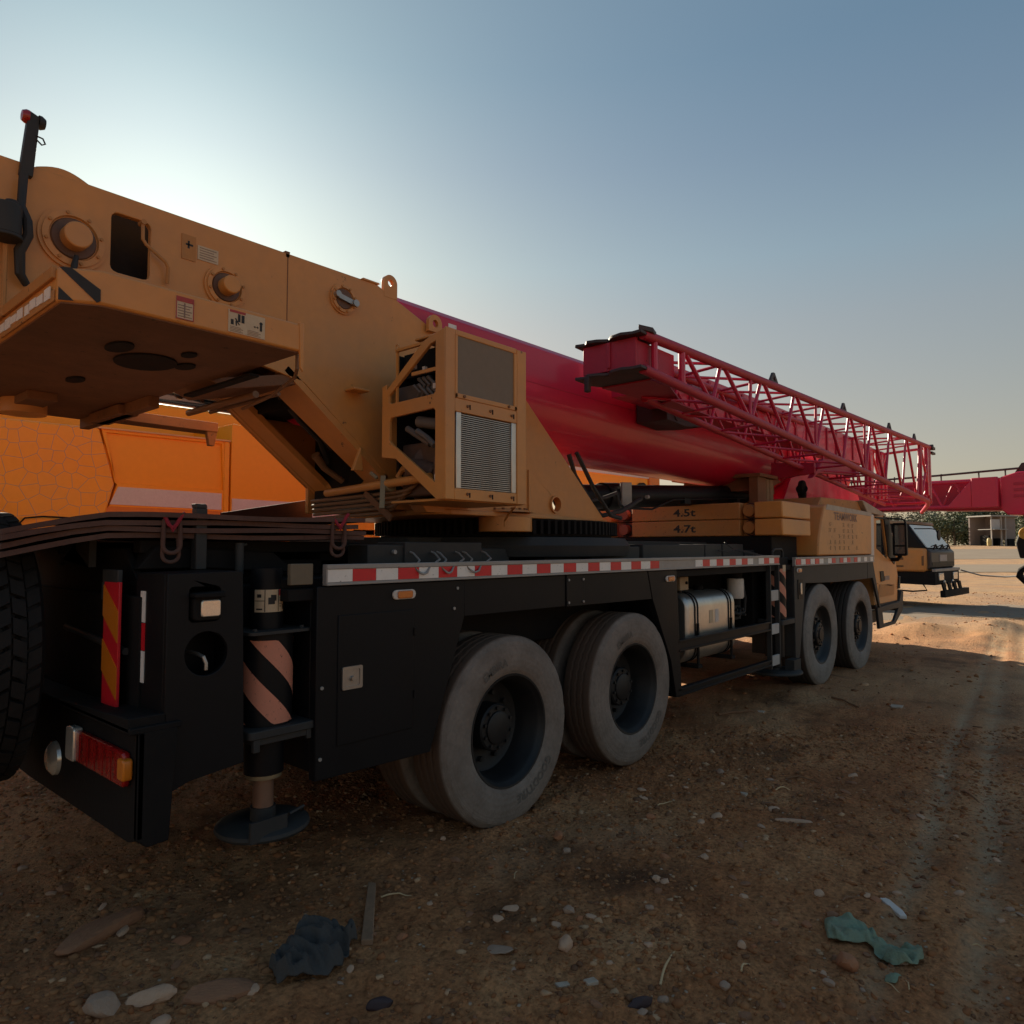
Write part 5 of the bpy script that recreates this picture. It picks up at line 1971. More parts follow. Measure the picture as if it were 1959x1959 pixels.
m.build('cell_print_panel', CELL, oc, bevel=.02)
m = MB()
m.prism([(2.645, 1.80), (4.055, 1.80), (4.055, 2.885), (2.66, 2.868), (2.825, 2.29), (2.735, 1.97)], 'y', 0, 2.4, [[(2.80, 2.31), (3.99, 2.305), (3.96, 2.85), (2.715, 2.83)]])
m.prism([(2.70, 2.31), (4.0, 2.305), (4.0, 2.86), (2.70, 2.85)], 'y', .03, 2.3)
m.build('engine_cover', ORG, oc, bevel=.006)
m = MB()
m.prism([(2.62, 2.862), (4.055, 2.882), (4.055, 2.90), (2.62, 2.88)], 'y', -.025, 2.42)
m.build('cover_edge', mat('pale_orange_edge', (.75, .42, .16), .5, dust=.3), oc)
m = MB()
m.prism([(2.76, 2.08), (3.965, 2.07), (3.965, 2.262), (2.84, 2.268)], 'y', -.008, .0)
m.build('white_panel', WHT, oc, smooth=0)
m = MB()
m.prism([(2.70, 1.985), (3.97, 1.975), (3.97, 2.055), (2.75, 2.06)], 'y', -.006, .0)
m.build('lower_trim', ORGD, oc, smooth=0)
m = MB()
m.prism([(4.075, 1.80), (6.2, 1.80), (6.2, 3.10), (4.075, 3.10)], 'y', -.01, 2.4)
m.prism([(3.99, 1.8), (4.05, 1.8), (4.05, 2.88), (3.99, 2.88)], 'y', -.012, 0)
m.build('cab_side', ORG, oc, bevel=.012)
m = MB()
m.prism([(4.09, 2.03), (6.1, 2.0), (6.1, 2.20), (4.09, 2.21)], 'y', -.018, -.010)
m.build('white_panel', WHT, oc, smooth=0)
m = MB()
m.prism([(-3, 2.62), (15.5, 2.92), (15.5, 3.46), (-3, 3.40)], 'y', 1.0, 1.9)
m.build('boom', ORG, oc, bevel=.05)
m = MB()
m.prism([(11.0, 3.30), (15.6, 3.36), (15.6, 3.50), (11.0, 3.48)], 'y', .98, 1.92)
m.build('boom_white_band', WHT, oc)
m = MB()
m.box(15.5, 16.0, .95, 1.95, 2.85, 3.5)
m.build('boom_head', ORGD, oc, bevel=.03)
m = MB()
m.cyl((15.1, .9, 3.05), (15.1, 2.0, 3.05), .18, 24)
m.build('sheave', RUB, oc)
m = MB()
m.box(-1.5, 4.0, .4, 2.0, 1.62, 1.80)
m.build('turntable', BLKM, oc)
m = MB()
m.prism([(10.9, .6), (10.9, 2.2), (12.6, 2.25), (13.2, 1.5), (13.2, .6)], 'y', .02, 1.2)
m.build('driver_cab', ORG, oc, bevel=.05)
m = MB()
m.prism([(11.6, 1.5), (11.6, 2.12), (12.5, 2.15), (12.95, 1.5)], 'y', .0, .015)
m.build('cab_window', GLS, oc)
m = MB()
for k in range(4):
    m.tube([(.15 + .18 * k, -.03, 1.86), (.15 + .18 * k, -.05, 1.92), (.22 + .18 * k, -.05, 1.92)], .012, 6)
m.tube([(1.95, -.03, 1.84), (2.0, -.06, 1.91), (2.15, -.06, 1.93), (2.5, -.06, 1.92)], .008, 6)
m.build('latches', BLKM, oc)

# ============================================================ second crane at the far right, nose towards the yard
c2 = thing('parked_crane', 'ochre mobile crane with black nose and raised crimson boom, parked beyond the main crane', 'mobile crane', (23.1, 4.05, 0), R(-4))
# local frame: nose at y = 0, body towards +y, x across
m = MB()
m.prism([(0, .98), (0.0, 1.62), (.95, 1.66), (1.3, 1.60), (5.4, 1.60), (5.4, .98)], 'x', -1.30, 1.30)
m.build('body', YEL, c2, bevel=.06)
m = MB()
m.prism([(.02, 1.60), (.46, 2.30), (2.3, 2.34), (2.3, 1.60)], 'x', -1.25, 1.25)
m.build('cab_upper', BLK, c2, bevel=.05)
m = MB()
m.prism([(.42, 2.30), (.46, 2.38), (2.4, 2.50), (2.4, 2.34)], 'x', -1.27, 1.27)
m.build('cab_roof', mat('dull_tan_roof', (.33, .25, .17), .7, dust=.4), c2, bevel=.02)
m = MB()
vs = [(-1.16, -.012, 1.64), (1.16, -.012, 1.64), (1.10, .438, 2.28), (-1.10, .438, 2.28)]
m.add(vs + [(x, y + .03, z) for x, y, z in vs], [(0, 1, 2, 3), (7, 6, 5, 4), (0, 4, 5, 1), (1, 5, 6, 2), (2, 6, 7, 3), (3, 7, 4, 0)])
m.build('windshield', GLSW, c2)
m = MB()
m.prism([(.55, 1.70), (.75, 2.05), (.85, 2.05), (.78, 1.70)], 'x', -1.262, -1.252)
m.build('side_pane', GLSW, c2)
for x in (-.75, -.1, .55):
    m = MB()
    m.tube([(x, -.06, 1.60), (x + .18, -.07, 1.72), (x + .36, -.06, 1.62)], .022, 6)
    m.tube([(x + .18, -.07, 1.72), (x - .15, -.04, 1.67)], .016, 6)
    m.build('wiper', BLK, c2)
m = MB()
m.tube([(-1.15, .3, 2.16), (-.95, -.05, 2.16), (-.72, -.12, 2.14), (-.66, -.14, 2.04)], .014, 6)
m.lathe([(.0001, -.02), (.14, -.015), (.15, 0), (.14, .02), (.0001, .02)], (-.60, -.16, 1.98), 'y', 20)
m.build('front_mirror', BLK, c2)
m = MB()
m.prism([(-.02, 1.04), (-.10, 1.10), (-.10, 1.52), (0, 1.62), (.10, 1.62), (.10, 1.04)], 'x', -1.15, 1.22)
m.build('nose_panel', mat('dark_grille', (.035, .037, .042), .45, dust=.3), c2, bevel=.03)
m = MB()
m.box(-.35, .35, -.115, -.10, 1.26, 1.44)
m.build('number_plate', WALLW, c2)
m = MB()
m.box(-1.1, 1.1, -.11, -.10, 1.12, 1.24)
m.build('grille_slot', BLK, c2)
m = MB()
m.prism([(-1.28, -.22), (1.28, -.22), (1.42, .3), (1.34, .3), (1.22, -.12), (-1.22, -.12)], 'z', .98, 1.06)
m.build('bumper_rail', GAL, c2, bevel=.01)
m = MB()
m.prism([(-.2, .62), (-.2, .98), (.6, 1.02), (5.4, 1.02), (5.4, .66), (1.6, .66)], 'x', -1.24, 1.24)
m.build('chassis', BLKM, c2, bevel=.02)
for sx in (-1, 1):
    m = MB()
    m.box(sx * .72 - .22, sx * .72 + .22, -.235, -.20, .74, .94)
    m.build('head_light', CLEN, c2, bevel=.01)
    m = MB()
    m.lathe([(.0001, -.03), (.11, -.02), (.12, 0)], (sx * .42, -.22, .62), 'y', 16)
    m.build('fog_light', CLEN, c2)
m = MB()
m.prism([(-1.2, -.42), (1.35, -.42), (1.35, -.30), (-1.2, -.30)], 'z', .30, .48)
for x in (-1.0, -.45, .1, .62):
    m.prism([(x, .44), (x + .26, .44), (x + .06, .70), (x - .22, .70)], 'y', -.36, -.32)
m.build('front_push_bar', BLKM, c2, bevel=.006)
m = MB()
m.tube([(-1.25, .1, .66), (-1.25, .0, .48), (-1.25, .35, .44), (-1.25, .75, .46), (-1.25, .85, .62)], .022, 6)
m.build('step_hoop', BLKM, c2)
m = MB()
m.box(-1.306, -1.301, .55, 1.65, 1.30, 1.37).box(-1.306, -1.301, .55, 1.30, 1.10, 1.15)
m.prism([(.05, 1.15), (.10, 1.15), (.10, 1.40), (.04, 1.42)], 'x', -1.305, -1.301)
m.build('faded_side_marking', mat('dark_marking', (.16, .08, .03), .6), c2, smooth=0)
m = MB()
m.box(-1.3, 1.3, 5.4, 13.5, .66, 1.5)
m.build('carrier_body', BLKM, c2, bevel=.03)
for y in (2.3, 3.8, 9.5, 11.0):
    for x, rz in ((-1.28, -90), (1.28, 90)):
        o = sub('wheel', c2, (x, y, .54), R(rz))
        place('tyre', ME_TYREF, o)
        place('rim', ME_FRIM, o)
m = MB()
m.box(-1.2, -.5, 7.0, 10.5, 1.75, 3.3).box(-1.3, 1.3, 11.0, 13.2, 1.75, 3.4).box(-1.0, 1.0, 7.0, 11, 1.5, 1.9)
m.build('unseen_upper_works', YEL, c2, bevel=.04)  # unseen superstructure, added to enlarge the shadow this crane casts on the yard
m = MB()
m.prism([(-1.9, 2.62), (-.4, 2.66), (.2, 2.70), (12, 2.70), (12, 3.55), (.2, 3.52), (-1.9, 3.50)], 'x', -.42, .42)
b2 = m.build('boom', REDD, c2, bevel=.05)
m = MB()
m.prism([(-2.7, 2.45), (-1.75, 2.50), (-1.6, 2.66), (-1.6, 3.50), (-2.0, 3.62), (-2.9, 3.60)], 'x', -.52, .52)
m.build('boom_head', RED, c2, bevel=.03)
for k in range(3):
    m = MB()
    m.box(-.535, -.52, -2.75, -1.9, 2.95 + k * .16, 3.02 + k * .16)
    m.build('head_rib', REDD, c2)
m = MB()
m.prism([(-1.9, 3.62), (-2.05, 3.86), (-2.5, 3.92), (-2.7, 3.62)], 'x', -.3, .3)
m.cyl((-.4, -2.3, 2.45), (.4, -2.3, 2.45), .24, 22)
m.build('head_sheaves', DRED, c2)
m = MB()
m.cyl((-.35, -.1, 3.66), (-.35, 3.6, 3.60), .03, 8)
m.cyl((-.35, -2.0, 3.72), (-.35, -.1, 3.66), .03, 8)
for y in (-1.7, -1.1, -.2, 1.0, 2.2):
    m.cyl((-.35, y, 3.5), (-.35, y, 3.70), .02, 6)
m.build('top_rail', DRED, c2)
# its lattice jib in front of the boom
j2 = sub('side_jib', c2)
for z in (2.75, 3.42):
    m = MB()
    m.tube([(-.72, -1.2, z), (-.72, 8, z)], .05, 10)
    m.build('chord', RED, j2)
ys = [-.9, -.3, .3, .9, 1.5, 2.1, 2.8, 3.5, 4.3, 5.2, 6.2]
for i in range(len(ys) - 1):
    a_, b_ = ys[i], ys[i + 1]
    for (p, q) in (((a_, 2.75), ((a_ + b_) / 2, 3.42)), (((a_ + b_) / 2, 3.42), (b_, 2.75))):
        m = MB()
        m.tube([(-.72, p[0], p[1]), (-.72, q[0], q[1])], .032, 8)
        m.build('brace', RED if i % 2 else REDD, j2)
m = MB()
m.box(-.78, -.66, -1.6, -1.0, 2.7, 3.5)
m.prism([(-1.0, 2.7), (-.4, 2.72), (-1.0, 3.45)], 'x', -.77, -.70)
m.build('jib_foot', RED, j2, bevel=.02)

hk = thing('hook_block', 'black and yellow hook block hanging below the crimson boom at the right edge', 'hook block', (23.6, 2.05, 0))
m = MB()
m.prism([(-.16, 1.35), (-.24, 1.75), (-.16, 2.05), (.16, 2.05), (.24, 1.75), (.16, 1.35)], 'x', -.14, .14)
m.build('cheeks', BLK, hk, bevel=.03)
m = MB()
m.cyl((-.17, 0, 2.02), (.17, 0, 2.02), .17, 26)
m.build('yellow_sheave', mat('clean_yellow', (.62, .36, .05), .5, dust=.2), hk, bevel=.02)
m = MB()
m.cyl((0, 0, 1.12), (0, 0, 1.36), .07, 14)
m.tube([(.02, 0, 1.14), (.02, .16, 1.02), (.02, .20, .86), (.02, .08, .72), (.02, -.10, .72), (.02, -.19, .84)], [.07, .08, .085, .08, .06, .03], 12)
m.build('hook', BLKM, hk)
m = MB()
for x in (-.06, .06):
    m.cyl((x, 0, 2.1), (x, -.1, 2.55), .014, 6)
m.build('hoist_ropes', HOSE, hk)
m = MB()
m.tube([(24.35, 3.72, .98), (24.2, 3.2, .84), (24.0, 2.6, .82), (23.65, 2.14, .88)], .022, 6)
o = m.build('tie_rope', GAL, None)
tag(o, 'slack pale rope tying the hook block to the parked crane nose', 'rope')

# ============================================================ far background: trees, shed, distant figure
def leafmat(name, c):
    return mat(name, c, .7, dust=.5, dcol=(c[0] * 1.9, c[1] * 1.7, c[2] * 1.8), scale=.8, var=.45)
LEAF = [leafmat('olive_leaves', (.075, .095, .045)), leafmat('dusty_leaves', (.13, .13, .085)), leafmat('dark_leaves', (.045, .062, .032))]
BARK = mat('grey_bark', (.12, .095, .075), .9, bump=.3, scale=6)
def tree(x, y, h, wd, kind, label, n=1500, seed=0):
    g = float(gz(x, y))
    t = thing('tree', label, 'tree', (x, y, g - .05), 0, 'trees at the far edge of the yard')
    q = random.Random(seed)
    a = MB()
    a.tube([(0, 0, 0), (.1, .05, h * .25), (-.08, .1, h * .5), (.05, 0, h * .8)], [.26, .20, .14, .04], 8)
    lobes = []
    for k in range(15):
        an, el = q.uniform(0, 6.28), q.uniform(.12, .98)
        rr = wd * .5 * q.uniform(.25, 1) * (1 - .5 * abs(el - .5))
        c = Vector((rr * math.cos(an), rr * math.sin(an), h * (.10 + .80 * el)))
        lobes.append((c, q.uniform(.16, .30) * wd))
        if k % 2 == 0:
            a.tube([(0, 0, h * (.2 + .4 * el)), tuple(c * .6 + Vector((0, 0, h * .15))), tuple(c)], [.11, .08, .03], 5)
    a.build('trunk', BARK, t)
    a = MB()
    vs, fs = [], []
    for i in range(n):
        c, r_ = q.choice(lobes)
        d = Vector((q.gauss(0, 1), q.gauss(0, 1), q.gauss(0, .85))).normalized() * r_ * q.random() ** .4
        p = c + d
        if p.z < .05:
            continue
        s_ = q.uniform(.16, .42)
        u = Vector((q.gauss(0, 1), q.gauss(0, 1), q.gauss(0, .7))).normalized()
        v = u.cross(Vector((q.gauss(0, 1), q.gauss(0, 1), q.gauss(0, 1)))).normalized()
        o = len(vs)
        vs += [p - u * s_, p + v * s_ * .5, p + u * s_, p - v * s_ * .5]
        fs.append((o, o + 1, o + 2, o + 3))
    a.add(vs, fs)
    a.build('crown', LEAF[kind], t, smooth=0)
    return t
def far(px, d):
    """ground point d metres ahead, px photo pixels from the left edge"""
    u = (px - 979.5) / 1346.3 * d
    return (FX * d + math.sin(YAW) * u, FY * d - math.cos(YAW) * u)
for px, d, h, wd, k, lb in ((1700, 150, 6.0, 9.0, 1, 'pale dusty bush behind the cab mirror of the black carrier'), (1745, 170, 8.5, 11., 1, 'pale grey-green tree above the parked crane cab roof'), (1792, 160, 6.5, 9.0, 1, 'dusty pale bush just right of the parked crane windshield'), (1826, 150, 7.5, 9.0, 0, 'mid green bush at the middle of the far hedge'), (1855, 152, 8.2, 8.0, 2, 'darkest green tree left of the shed'), (1880, 160, 9.5, 9.0, 0, 'olive tree touching the left side of the shed'), (1812, 195, 12., 16., 1, 'pale dry tree rising behind the far hedge'), (1930, 200, 11., 14., 1, 'pale tree behind the shed'), (1985, 180, 10., 13., 0, 'green tree right of the shed beyond the hook block'), (1640, 180, 8., 14., 0, 'green tree hidden low behind the carrier cab'), (1500, 190, 9., 17., 1, 'dusty tree far behind the counterweight slabs')):
    x, y = far(px, d)
    tree(x, y, h, wd, k, lb, 2600, int(px))
bm_v, bm_f = [], []
q = random.Random(5)
for i in range(5200):
    px, d = q.uniform(1200, 2300), q.uniform(160, 230)
    x, y = far(px, d)
    hh = 4.5 + 4 * float(fbm(np.array(px * .012), np.array(d * .03), 2, 8)) + 2.5 * q.random()
    z = 2.2 + q.random() * max(1., hh)
    s_ = q.uniform(.25, .6)
    u = Vector((q.gauss(0, 1), q.gauss(0, 1), q.gauss(0, .8))).normalized()
    v = u.cross(Vector((q.gauss(0, 1), q.gauss(0, 1), q.gauss(0, 1)))).normalized()
    p = Vector((x, y, z))
    o = len(bm_v)
    bm_v += [p - u * s_, p + v * s_ * .6, p + u * s_, p - v * s_ * .6]
    bm_f.append((o, o + 1, o + 2, o + 3))
m = MB()
m.add(bm_v, bm_f)
o = m.build('scrub', LEAF[1], None, smooth=0, kind='stuff')
o['label'] = 'pale dry scrub massed along the far edge of the yard'

# two trodden grey roads crossing the far yard, and a nearer band of painted shade
def road_and_shade(d0, d1, label):
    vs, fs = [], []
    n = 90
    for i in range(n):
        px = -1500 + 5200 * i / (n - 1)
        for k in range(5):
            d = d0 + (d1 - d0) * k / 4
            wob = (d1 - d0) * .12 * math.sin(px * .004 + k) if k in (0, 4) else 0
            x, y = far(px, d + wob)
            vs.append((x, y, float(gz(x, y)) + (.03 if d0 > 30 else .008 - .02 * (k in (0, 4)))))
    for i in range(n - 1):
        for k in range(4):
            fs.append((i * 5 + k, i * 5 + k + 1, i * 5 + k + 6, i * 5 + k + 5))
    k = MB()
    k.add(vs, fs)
    o = k.build('road_and_shade', mat('grey_road_shade_%d' % d0, (.23, .185, .145), .95, dust=.6, dcol=(.30, .25, .19), scale=.25, spec=.1), None)
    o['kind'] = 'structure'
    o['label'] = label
road_and_shade(15.5, 21.5, 'grey band of shade painted on the dirt just beyond the carrier cab')  # grey strip puts a cast shadow band into the ground colour
road_and_shade(44, 72, 'nearer grey dirt roadway across the yard')
road_and_shade(86, 125, 'farther grey dirt roadway across the yard')

SC = 140 / 40 * .98
sx_, sy_ = far(1917, 140)
sg = float(gz(sx_, sy_))
sh = thing('site_shed', 'grey open site shed with a pale panel at the far right edge', 'shed', (sx_, sy_, sg - .05), YAW - R(90) + R(12))
sh.scale = (SC, SC, SC)
# local x runs to the right in the view, y away
m = MB()
m.box(.30, 1.05, .1, 1.5, .4, 1.75)
m.build('sheet_wall', SHED, sh, bevel=.01)
for x in (-.70, -.02, .28):
    m = MB()
    m.box(x - .03, x + .03, 0, .06, 0, 1.75)
    m.build('post', MATS.get('pale_posts') or mat('pale_posts', (.42, .38, .35), .7, dust=.3), sh)
m = MB()
m.box(-.85, 1.1, -.1, 1.6, 1.72, 1.79)
m.build('roof', GAL, sh)
m = MB()
m.box(-.78, -.18, -.04, -.01, .98, 1.55)
m.build('pale_panel', WALLW, sh)
m = MB()
m.prism([(-.2, .95), (.9, .95), (.9, .99), (-.2, .99)], 'x', -.75, .2)
m.build('awning', GAL, sh)
for x0, x1, h in ((-.62, -.30, .62), (.05, .2, .45)):
    m = MB()
    m.box(x0, x1, .3, .9, 0, h)
    m.build('stored_crate', BLKM, sh, bevel=.02)
m = MB()
m.box(-.8, .3, 1.4, 1.5, 0, 1.7)
m.build('back_wall', SHED, sh)
m = MB()
m.box(.32, .75, -.1, .0, -.02, .42)
m.build('dark_skirting', BLKM, sh)
px_, py_ = far(1892, 137)
pg = float(gz(px_, py_))
o = thing('yellow_person', 'small pale yellow figure standing beside the site shed', 'person', (px_, py_, pg))  # someone in yellow far off, simplified to a barrel shape
o.scale = (2.6, 2.6, 2.6)
m = MB()
m.lathe([(.0001, .58), (.12, .57), (.15, .5), (.16, .3), (.15, .04), (.0001, 0)], (0, 0, 0), 'z', 18)
m.lathe([(.165, .30), (.17, .32), (.165, .34)], (0, 0, 0), 'z', 18)
m.build('barrel', mat('pale_yellow_clothing', (.55, .43, .17), .5, dust=.3), o)
m = MB()
m.cyl((0, 0, .57), (0, 0, .62), .05, 10)
m.build('cap', mat('pale_yellow_cap', (.5, .4, .2), .5), o)

# ============================================================ litter, stones and twigs on the dirt
def rock_mesh(name, seed, m_, flat=.6, sub_=1):
    import bmesh
    bm = bmesh.new()
    bmesh.ops.create_icosphere(bm, subdivisions=sub_ + 1, radius=1)
    q = random.Random(seed)
    off = Vector((q.uniform(0, 90), q.uniform(0, 90), q.uniform(0, 90)))
    planes = [(Vector((q.gauss(0, 1), q.gauss(0, 1), q.gauss(0, 1))).normalized(), q.uniform(.55, .85)) for _ in range(7)]
    for v in bm.verts:
        p = v.co.normalized()
        r_ = 1 + .25 * mnoise.noise(p * 1.3 + off)
        for n_, d_ in planes:
            k = p.dot(n_) * r_
            if k > d_:
                r_ *= (d_ + (k - d_) * .15) / k
        v.co = Vector((p.x * r_, p.y * r_ * q.uniform(.98, 1.02), p.z * r_ * flat))
    me = bpy.data.meshes.new(name)
    bm.to_mesh(me)
    bm.free()
    me.materials.append(m_)
    me.polygons.foreach_set('use_smooth', [True] * len(me.polygons))
    me.set_sharp_from_angle(angle=R(28))
    return me
ST = [mat('brown_stone', (.30, .135, .07), .9, dust=.5, dcol=(.40, .20, .10), scale=5, bump=.5, bscale=9, var=.3), mat('pale_stone', (.60, .37, .24), .9, dust=.4, dcol=(.45, .24, .13), scale=5, bump=.4, bscale=9, var=.25), mat('reddish_stone', (.42, .16, .07), .9, dust=.4, dcol=(.42, .2, .1), scale=5, bump=.4, bscale=9, var=.3), mat('grey_stone', (.42, .28, .20), .9, dust=.5, dcol=(.40, .21, .11), scale=5, bump=.4, bscale=9, var=.25)]
def stone(x, y, sx, sy, sz, kind, label, rz=0, flat=.7, sink=.35, seed=None, group=None):
    me = rock_mesh('stone', seed if seed is not None else int(x * 971 + y * 173), ST[kind], flat, 2)
    o = bpy.data.objects.new('stone', me)
    COL.objects.link(o)
    o.location = (x, y, float(gz(x, y)) + sz * (1 - sink) * .5)
    o.rotation_euler = (0, 0, rz)
    o.scale = (sx, sy, sz)
    tag(o, label, 'stone', group)
    return o
stone(1.15, 3.30, .20, .10, .055, 0, 'long brown boulder half buried at the lower left, below the tail light', R(15), .8, .6)
stone(1.29, 2.53, .14, .055, .045, 0, 'long flat brown stone lying left of the dark cloth', R(-38), .8, .4)
stone(1.12, 2.68, .085, .05, .04, 1, 'pale brown stone touching the left end of the long flat stone', R(-20), .7)
stone(.97, 2.75, .06, .07, .05, 3, 'grey dusty stone at the bottom left edge of the picture', R(20), .7)
stone(1.22, 3.24, .045, .022, .02, 1, 'small pale sliver of stone right of the long boulder', R(50), .8)
stone(1.36, 3.0, .05, .035, .022, 2, 'reddish flat stone above the dark cloth to its left', R(10), .7)
stone(2.46, 2.15, .042, .026, .020, 1, 'pale pinkish stone in the middle of the foreground dirt', R(-35), .8, .2)
stone(2.57, 1.91, .034, .026, .024, 3, 'light grey-brown stone right of the pale pinkish stone', R(10), .8, .2)
stone(2.55, 1.84, .02, .016, .018, 2, 'little orange stone beside the light grey-brown stone', R(0), .8, .2)
stone(2.35, 1.76, .042, .034, .034, 1, 'squarish tan stone below the pale pinkish stone', R(25), .9, .2)
stone(3.20, 2.45, .035, .03, .03, 2, 'reddish-brown stone in front of the second rear wheel', R(0), .8, .2)
stone(3.09, 2.31, .035, .025, .024, 3, 'greyish stone next to the reddish-brown stone', R(0), .8, .2)
stone(1.98, 2.34, .028, .02, .022, 2, 'small orange-brown stone right of the plank', R(0), .8, .2)
stone(2.18, 1.98, .07, .04, .012, 3, 'flat pale patch of stone set in the foreground dirt', R(-40), .6, .5)
stone(2.74, 2.90, .018, .015, .018, 1, 'small white stone below the nearest wheel', R(0), .8, .1)
stone(2.98, .88, .055, .042, .045, 2, 'orange-brown stone below the green netting', R(30), .95, .2)
stone(3.63, .97, .022, .016, .014, 1, 'small pale stone left of the white plastic piece', R(0), .8, .1)
stone(4.31, 1.55, .11, .03, .02, 1, 'long pale flat stone in the middle right of the dirt', R(-60), .7, .4)
stone(2.53, 1.17, .026, .02, .02, 3, 'grey stone at the lower right, left of the netting', R(0), .8, .2)
stone(3.19, 1.10, .03, .022, .016, 2, 'reddish stone just above the left end of the netting', R(20), .8, .2)
stone(2.80, 1.22, .022, .018, .02, 1, 'pale rounded pebble left of the orange-brown stone', R(0), .9, .1)

# many small alike stones: individual things that share a label
q = random.Random(21)
protos = [rock_mesh('small_stone', 300 + k, ST[k % 4] if k < 6 else ST[0], .65, 1) for k in range(8)]
cnt = 0
LAB = 'small stone lying loose on the brown dirt in front of the crane'
while cnt < 190:
    d = q.uniform(1.9, 5.2)
    px = q.uniform(-40, 2000)
    x, y = far(px, d)
    if y > 2.75 and x > 1.3:
        continue
    s_ = q.uniform(.008, .018) * (.7 + .25 * d)
    if q.random() < .25 and x < 2.2:
        s_ *= 1.8
    o = bpy.data.objects.new('small_stone', q.choice(protos))
    COL.objects.link(o)
    o.location = (x, y, float(gz(x, y)) + s_ * .12)
    o.rotation_euler = (q.uniform(-.3, .3), q.uniform(-.3, .3), q.uniform(0, 6))
    o.scale = (s_ * q.uniform(.9, 1.5), s_, s_ * q.uniform(.7, 1.1))
    tag(o, LAB, 'stone', 'small loose stones on the dirt')
    cnt += 1

# gravel and crumbs nobody could count
def scatter(name, N, dmin, dmax, smin, smax, mats_, seed, label):
    import bmesh
    bm = bmesh.new()
    bmesh.ops.create_icosphere(bm, subdivisions=1, radius=1)
    bv = np.array([v.co[:] for v in bm.verts])
    bf = np.array([[v.index for v in f.verts] for f in bm.faces])
    bm.free()
    g = np.random.default_rng(seed)
    d = np.sqrt(g.uniform(dmin ** 2, dmax ** 2, N))
    u = g.uniform(-.78, .78, N)
    X = FX * d + math.sin(YAW) * u * d
    Y = FY * d - math.cos(YAW) * u * d
    s = smin * (smax / smin) ** (g.random(N) ** 2.4)
    keep = g.random(N) < .05 + 1.6 * np.clip(fbm(X * 1.3, Y * 1.3, 3, 77) + .35, 0, 1)
    keep &= ~((X > 3.3) & (g.random(N) < .45) & (Y < 1.8))
    X, Y, s = X[keep], Y[keep], s[keep]
    N = len(X)
    Z = gz(X, Y)
    V = bv[None] * (1 + .5 * (g.random((N, len(bv), 1)) - .5) * 2)
    sc = s[:, None] * g.uniform(.65, 1.35, (N, 3))
    sc[:, 2] *= .62
    V = V * sc[:, None, :]
    an = g.uniform(0, 6.28, N)
    c_, s_ = np.cos(an)[:, None], np.sin(an)[:, None]
    VX = V[:, :, 0] * c_ - V[:, :, 1] * s_ + X[:, None]
    VY = V[:, :, 0] * s_ + V[:, :, 1] * c_ + Y[:, None]
    VZ = V[:, :, 2] + (Z + s * .05)[:, None]
    P = np.stack([VX, VY, VZ], -1).reshape(-1, 3)
    F = (bf[None] + (np.arange(N) * len(bv))[:, None, None]).reshape(-1, 3)
    me = bpy.data.meshes.new(name)
    me.vertices.add(len(P))
    me.vertices.foreach_set('co', P.ravel())
    me.loops.add(len(F) * 3)
    me.loops.foreach_set('vertex_index', F.ravel())
    me.polygons.add(len(F))
    me.polygons.foreach_set('loop_start', np.arange(len(F)) * 3)
    for mm in mats_:
        me.materials.append(mm)
    mi = np.repeat(g.choice(len(mats_), N, p=[.52, .06, .24, .18]), len(bf))
    me.polygons.foreach_set('material_index', mi.astype(np.int32))
    me.update(calc_edges=True)
    o = bpy.data.objects.new(name, me)
    COL.objects.link(o)
    o['kind'] = 'stuff'
    o['label'] = label
    return o
SOIL = [mat('soil_crumb', (.34, .155, .068), .95, scale=3, var=.35, spec=.15), mat('pale_crumb', (.50, .30, .17), .95, scale=3, var=.3, spec=.15), mat('red_crumb', (.30, .12, .05), .95, scale=3, var=.3, spec=.15), mat('dark_crumb', (.20, .10, .055), .95, scale=3, var=.3, spec=.15)]
scatter('gravel', 62000, 1.6, 6.5, .003, .021, SOIL, 3, 'fine brown gravel and soil crumbs over the foreground dirt')
scatter('gravel', 14000, 5.5, 26.0, .006, .035, SOIL, 4, 'coarser gravel over the farther dirt')

STRAW = mat('dry_straw', (.62, .42, .22), .8, scale=20, var=.3)
TWIG = mat('brown_twig', (.24, .12, .06), .9, scale=20, bump=.3, var=.3)
def stick(a, b, r, mm, name, label, bend=.06, group=None):
    pts = []
    dv = Vector((b[0] - a[0], b[1] - a[1], 0))
    nn = Vector((-dv.y, dv.x, 0))
    for i in range(6):
        t = i / 5
        p = Vector((a[0], a[1], 0)) + dv * t + nn * bend * math.sin(t * 3.1)
        pts.append((p.x, p.y, float(gz(p.x, p.y)) + r * 1.2 + .006 * math.sin(t * 5)))
    k = MB()
    k.tube(pts, [r, r, r * .95, r * .85, r * .75, r * .5], 6)
    o = k.build(name, mm)
    return tag(o, label, 'twig' if name == 'twig' else 'straw', group)
stick((2.13, 2.67), (2.23, 2.57), .004, STRAW, 'straw', 'short pale straw just right of the plank')
stick((2.41, 1.37), (2.60, 1.41), .005, STRAW, 'straw', 'thick pale straw at the bottom centre right of the picture', .03)
stick((2.65, 2.30), (2.78, 2.38), .003, STRAW, 'straw', 'thin straw standing out above the pale pinkish stone')
stick((2.63, 2.28), (2.63, 2.20), .0035, TWIG, 'twig', 'brown twig lying across the thin straw')
stick((3.98, 2.28), (4.17, 2.23), .004, STRAW, 'straw', 'pale straw on the dirt below the second rear wheel')
stick((3.49, 1.04), (3.62, 1.00), .0045, TWIG, 'twig', 'brown twig left of the white plastic piece')
stick((5.55, .89), (5.42, .77), .006, TWIG, 'twig', 'dark twig lying in the wheel track at the right')
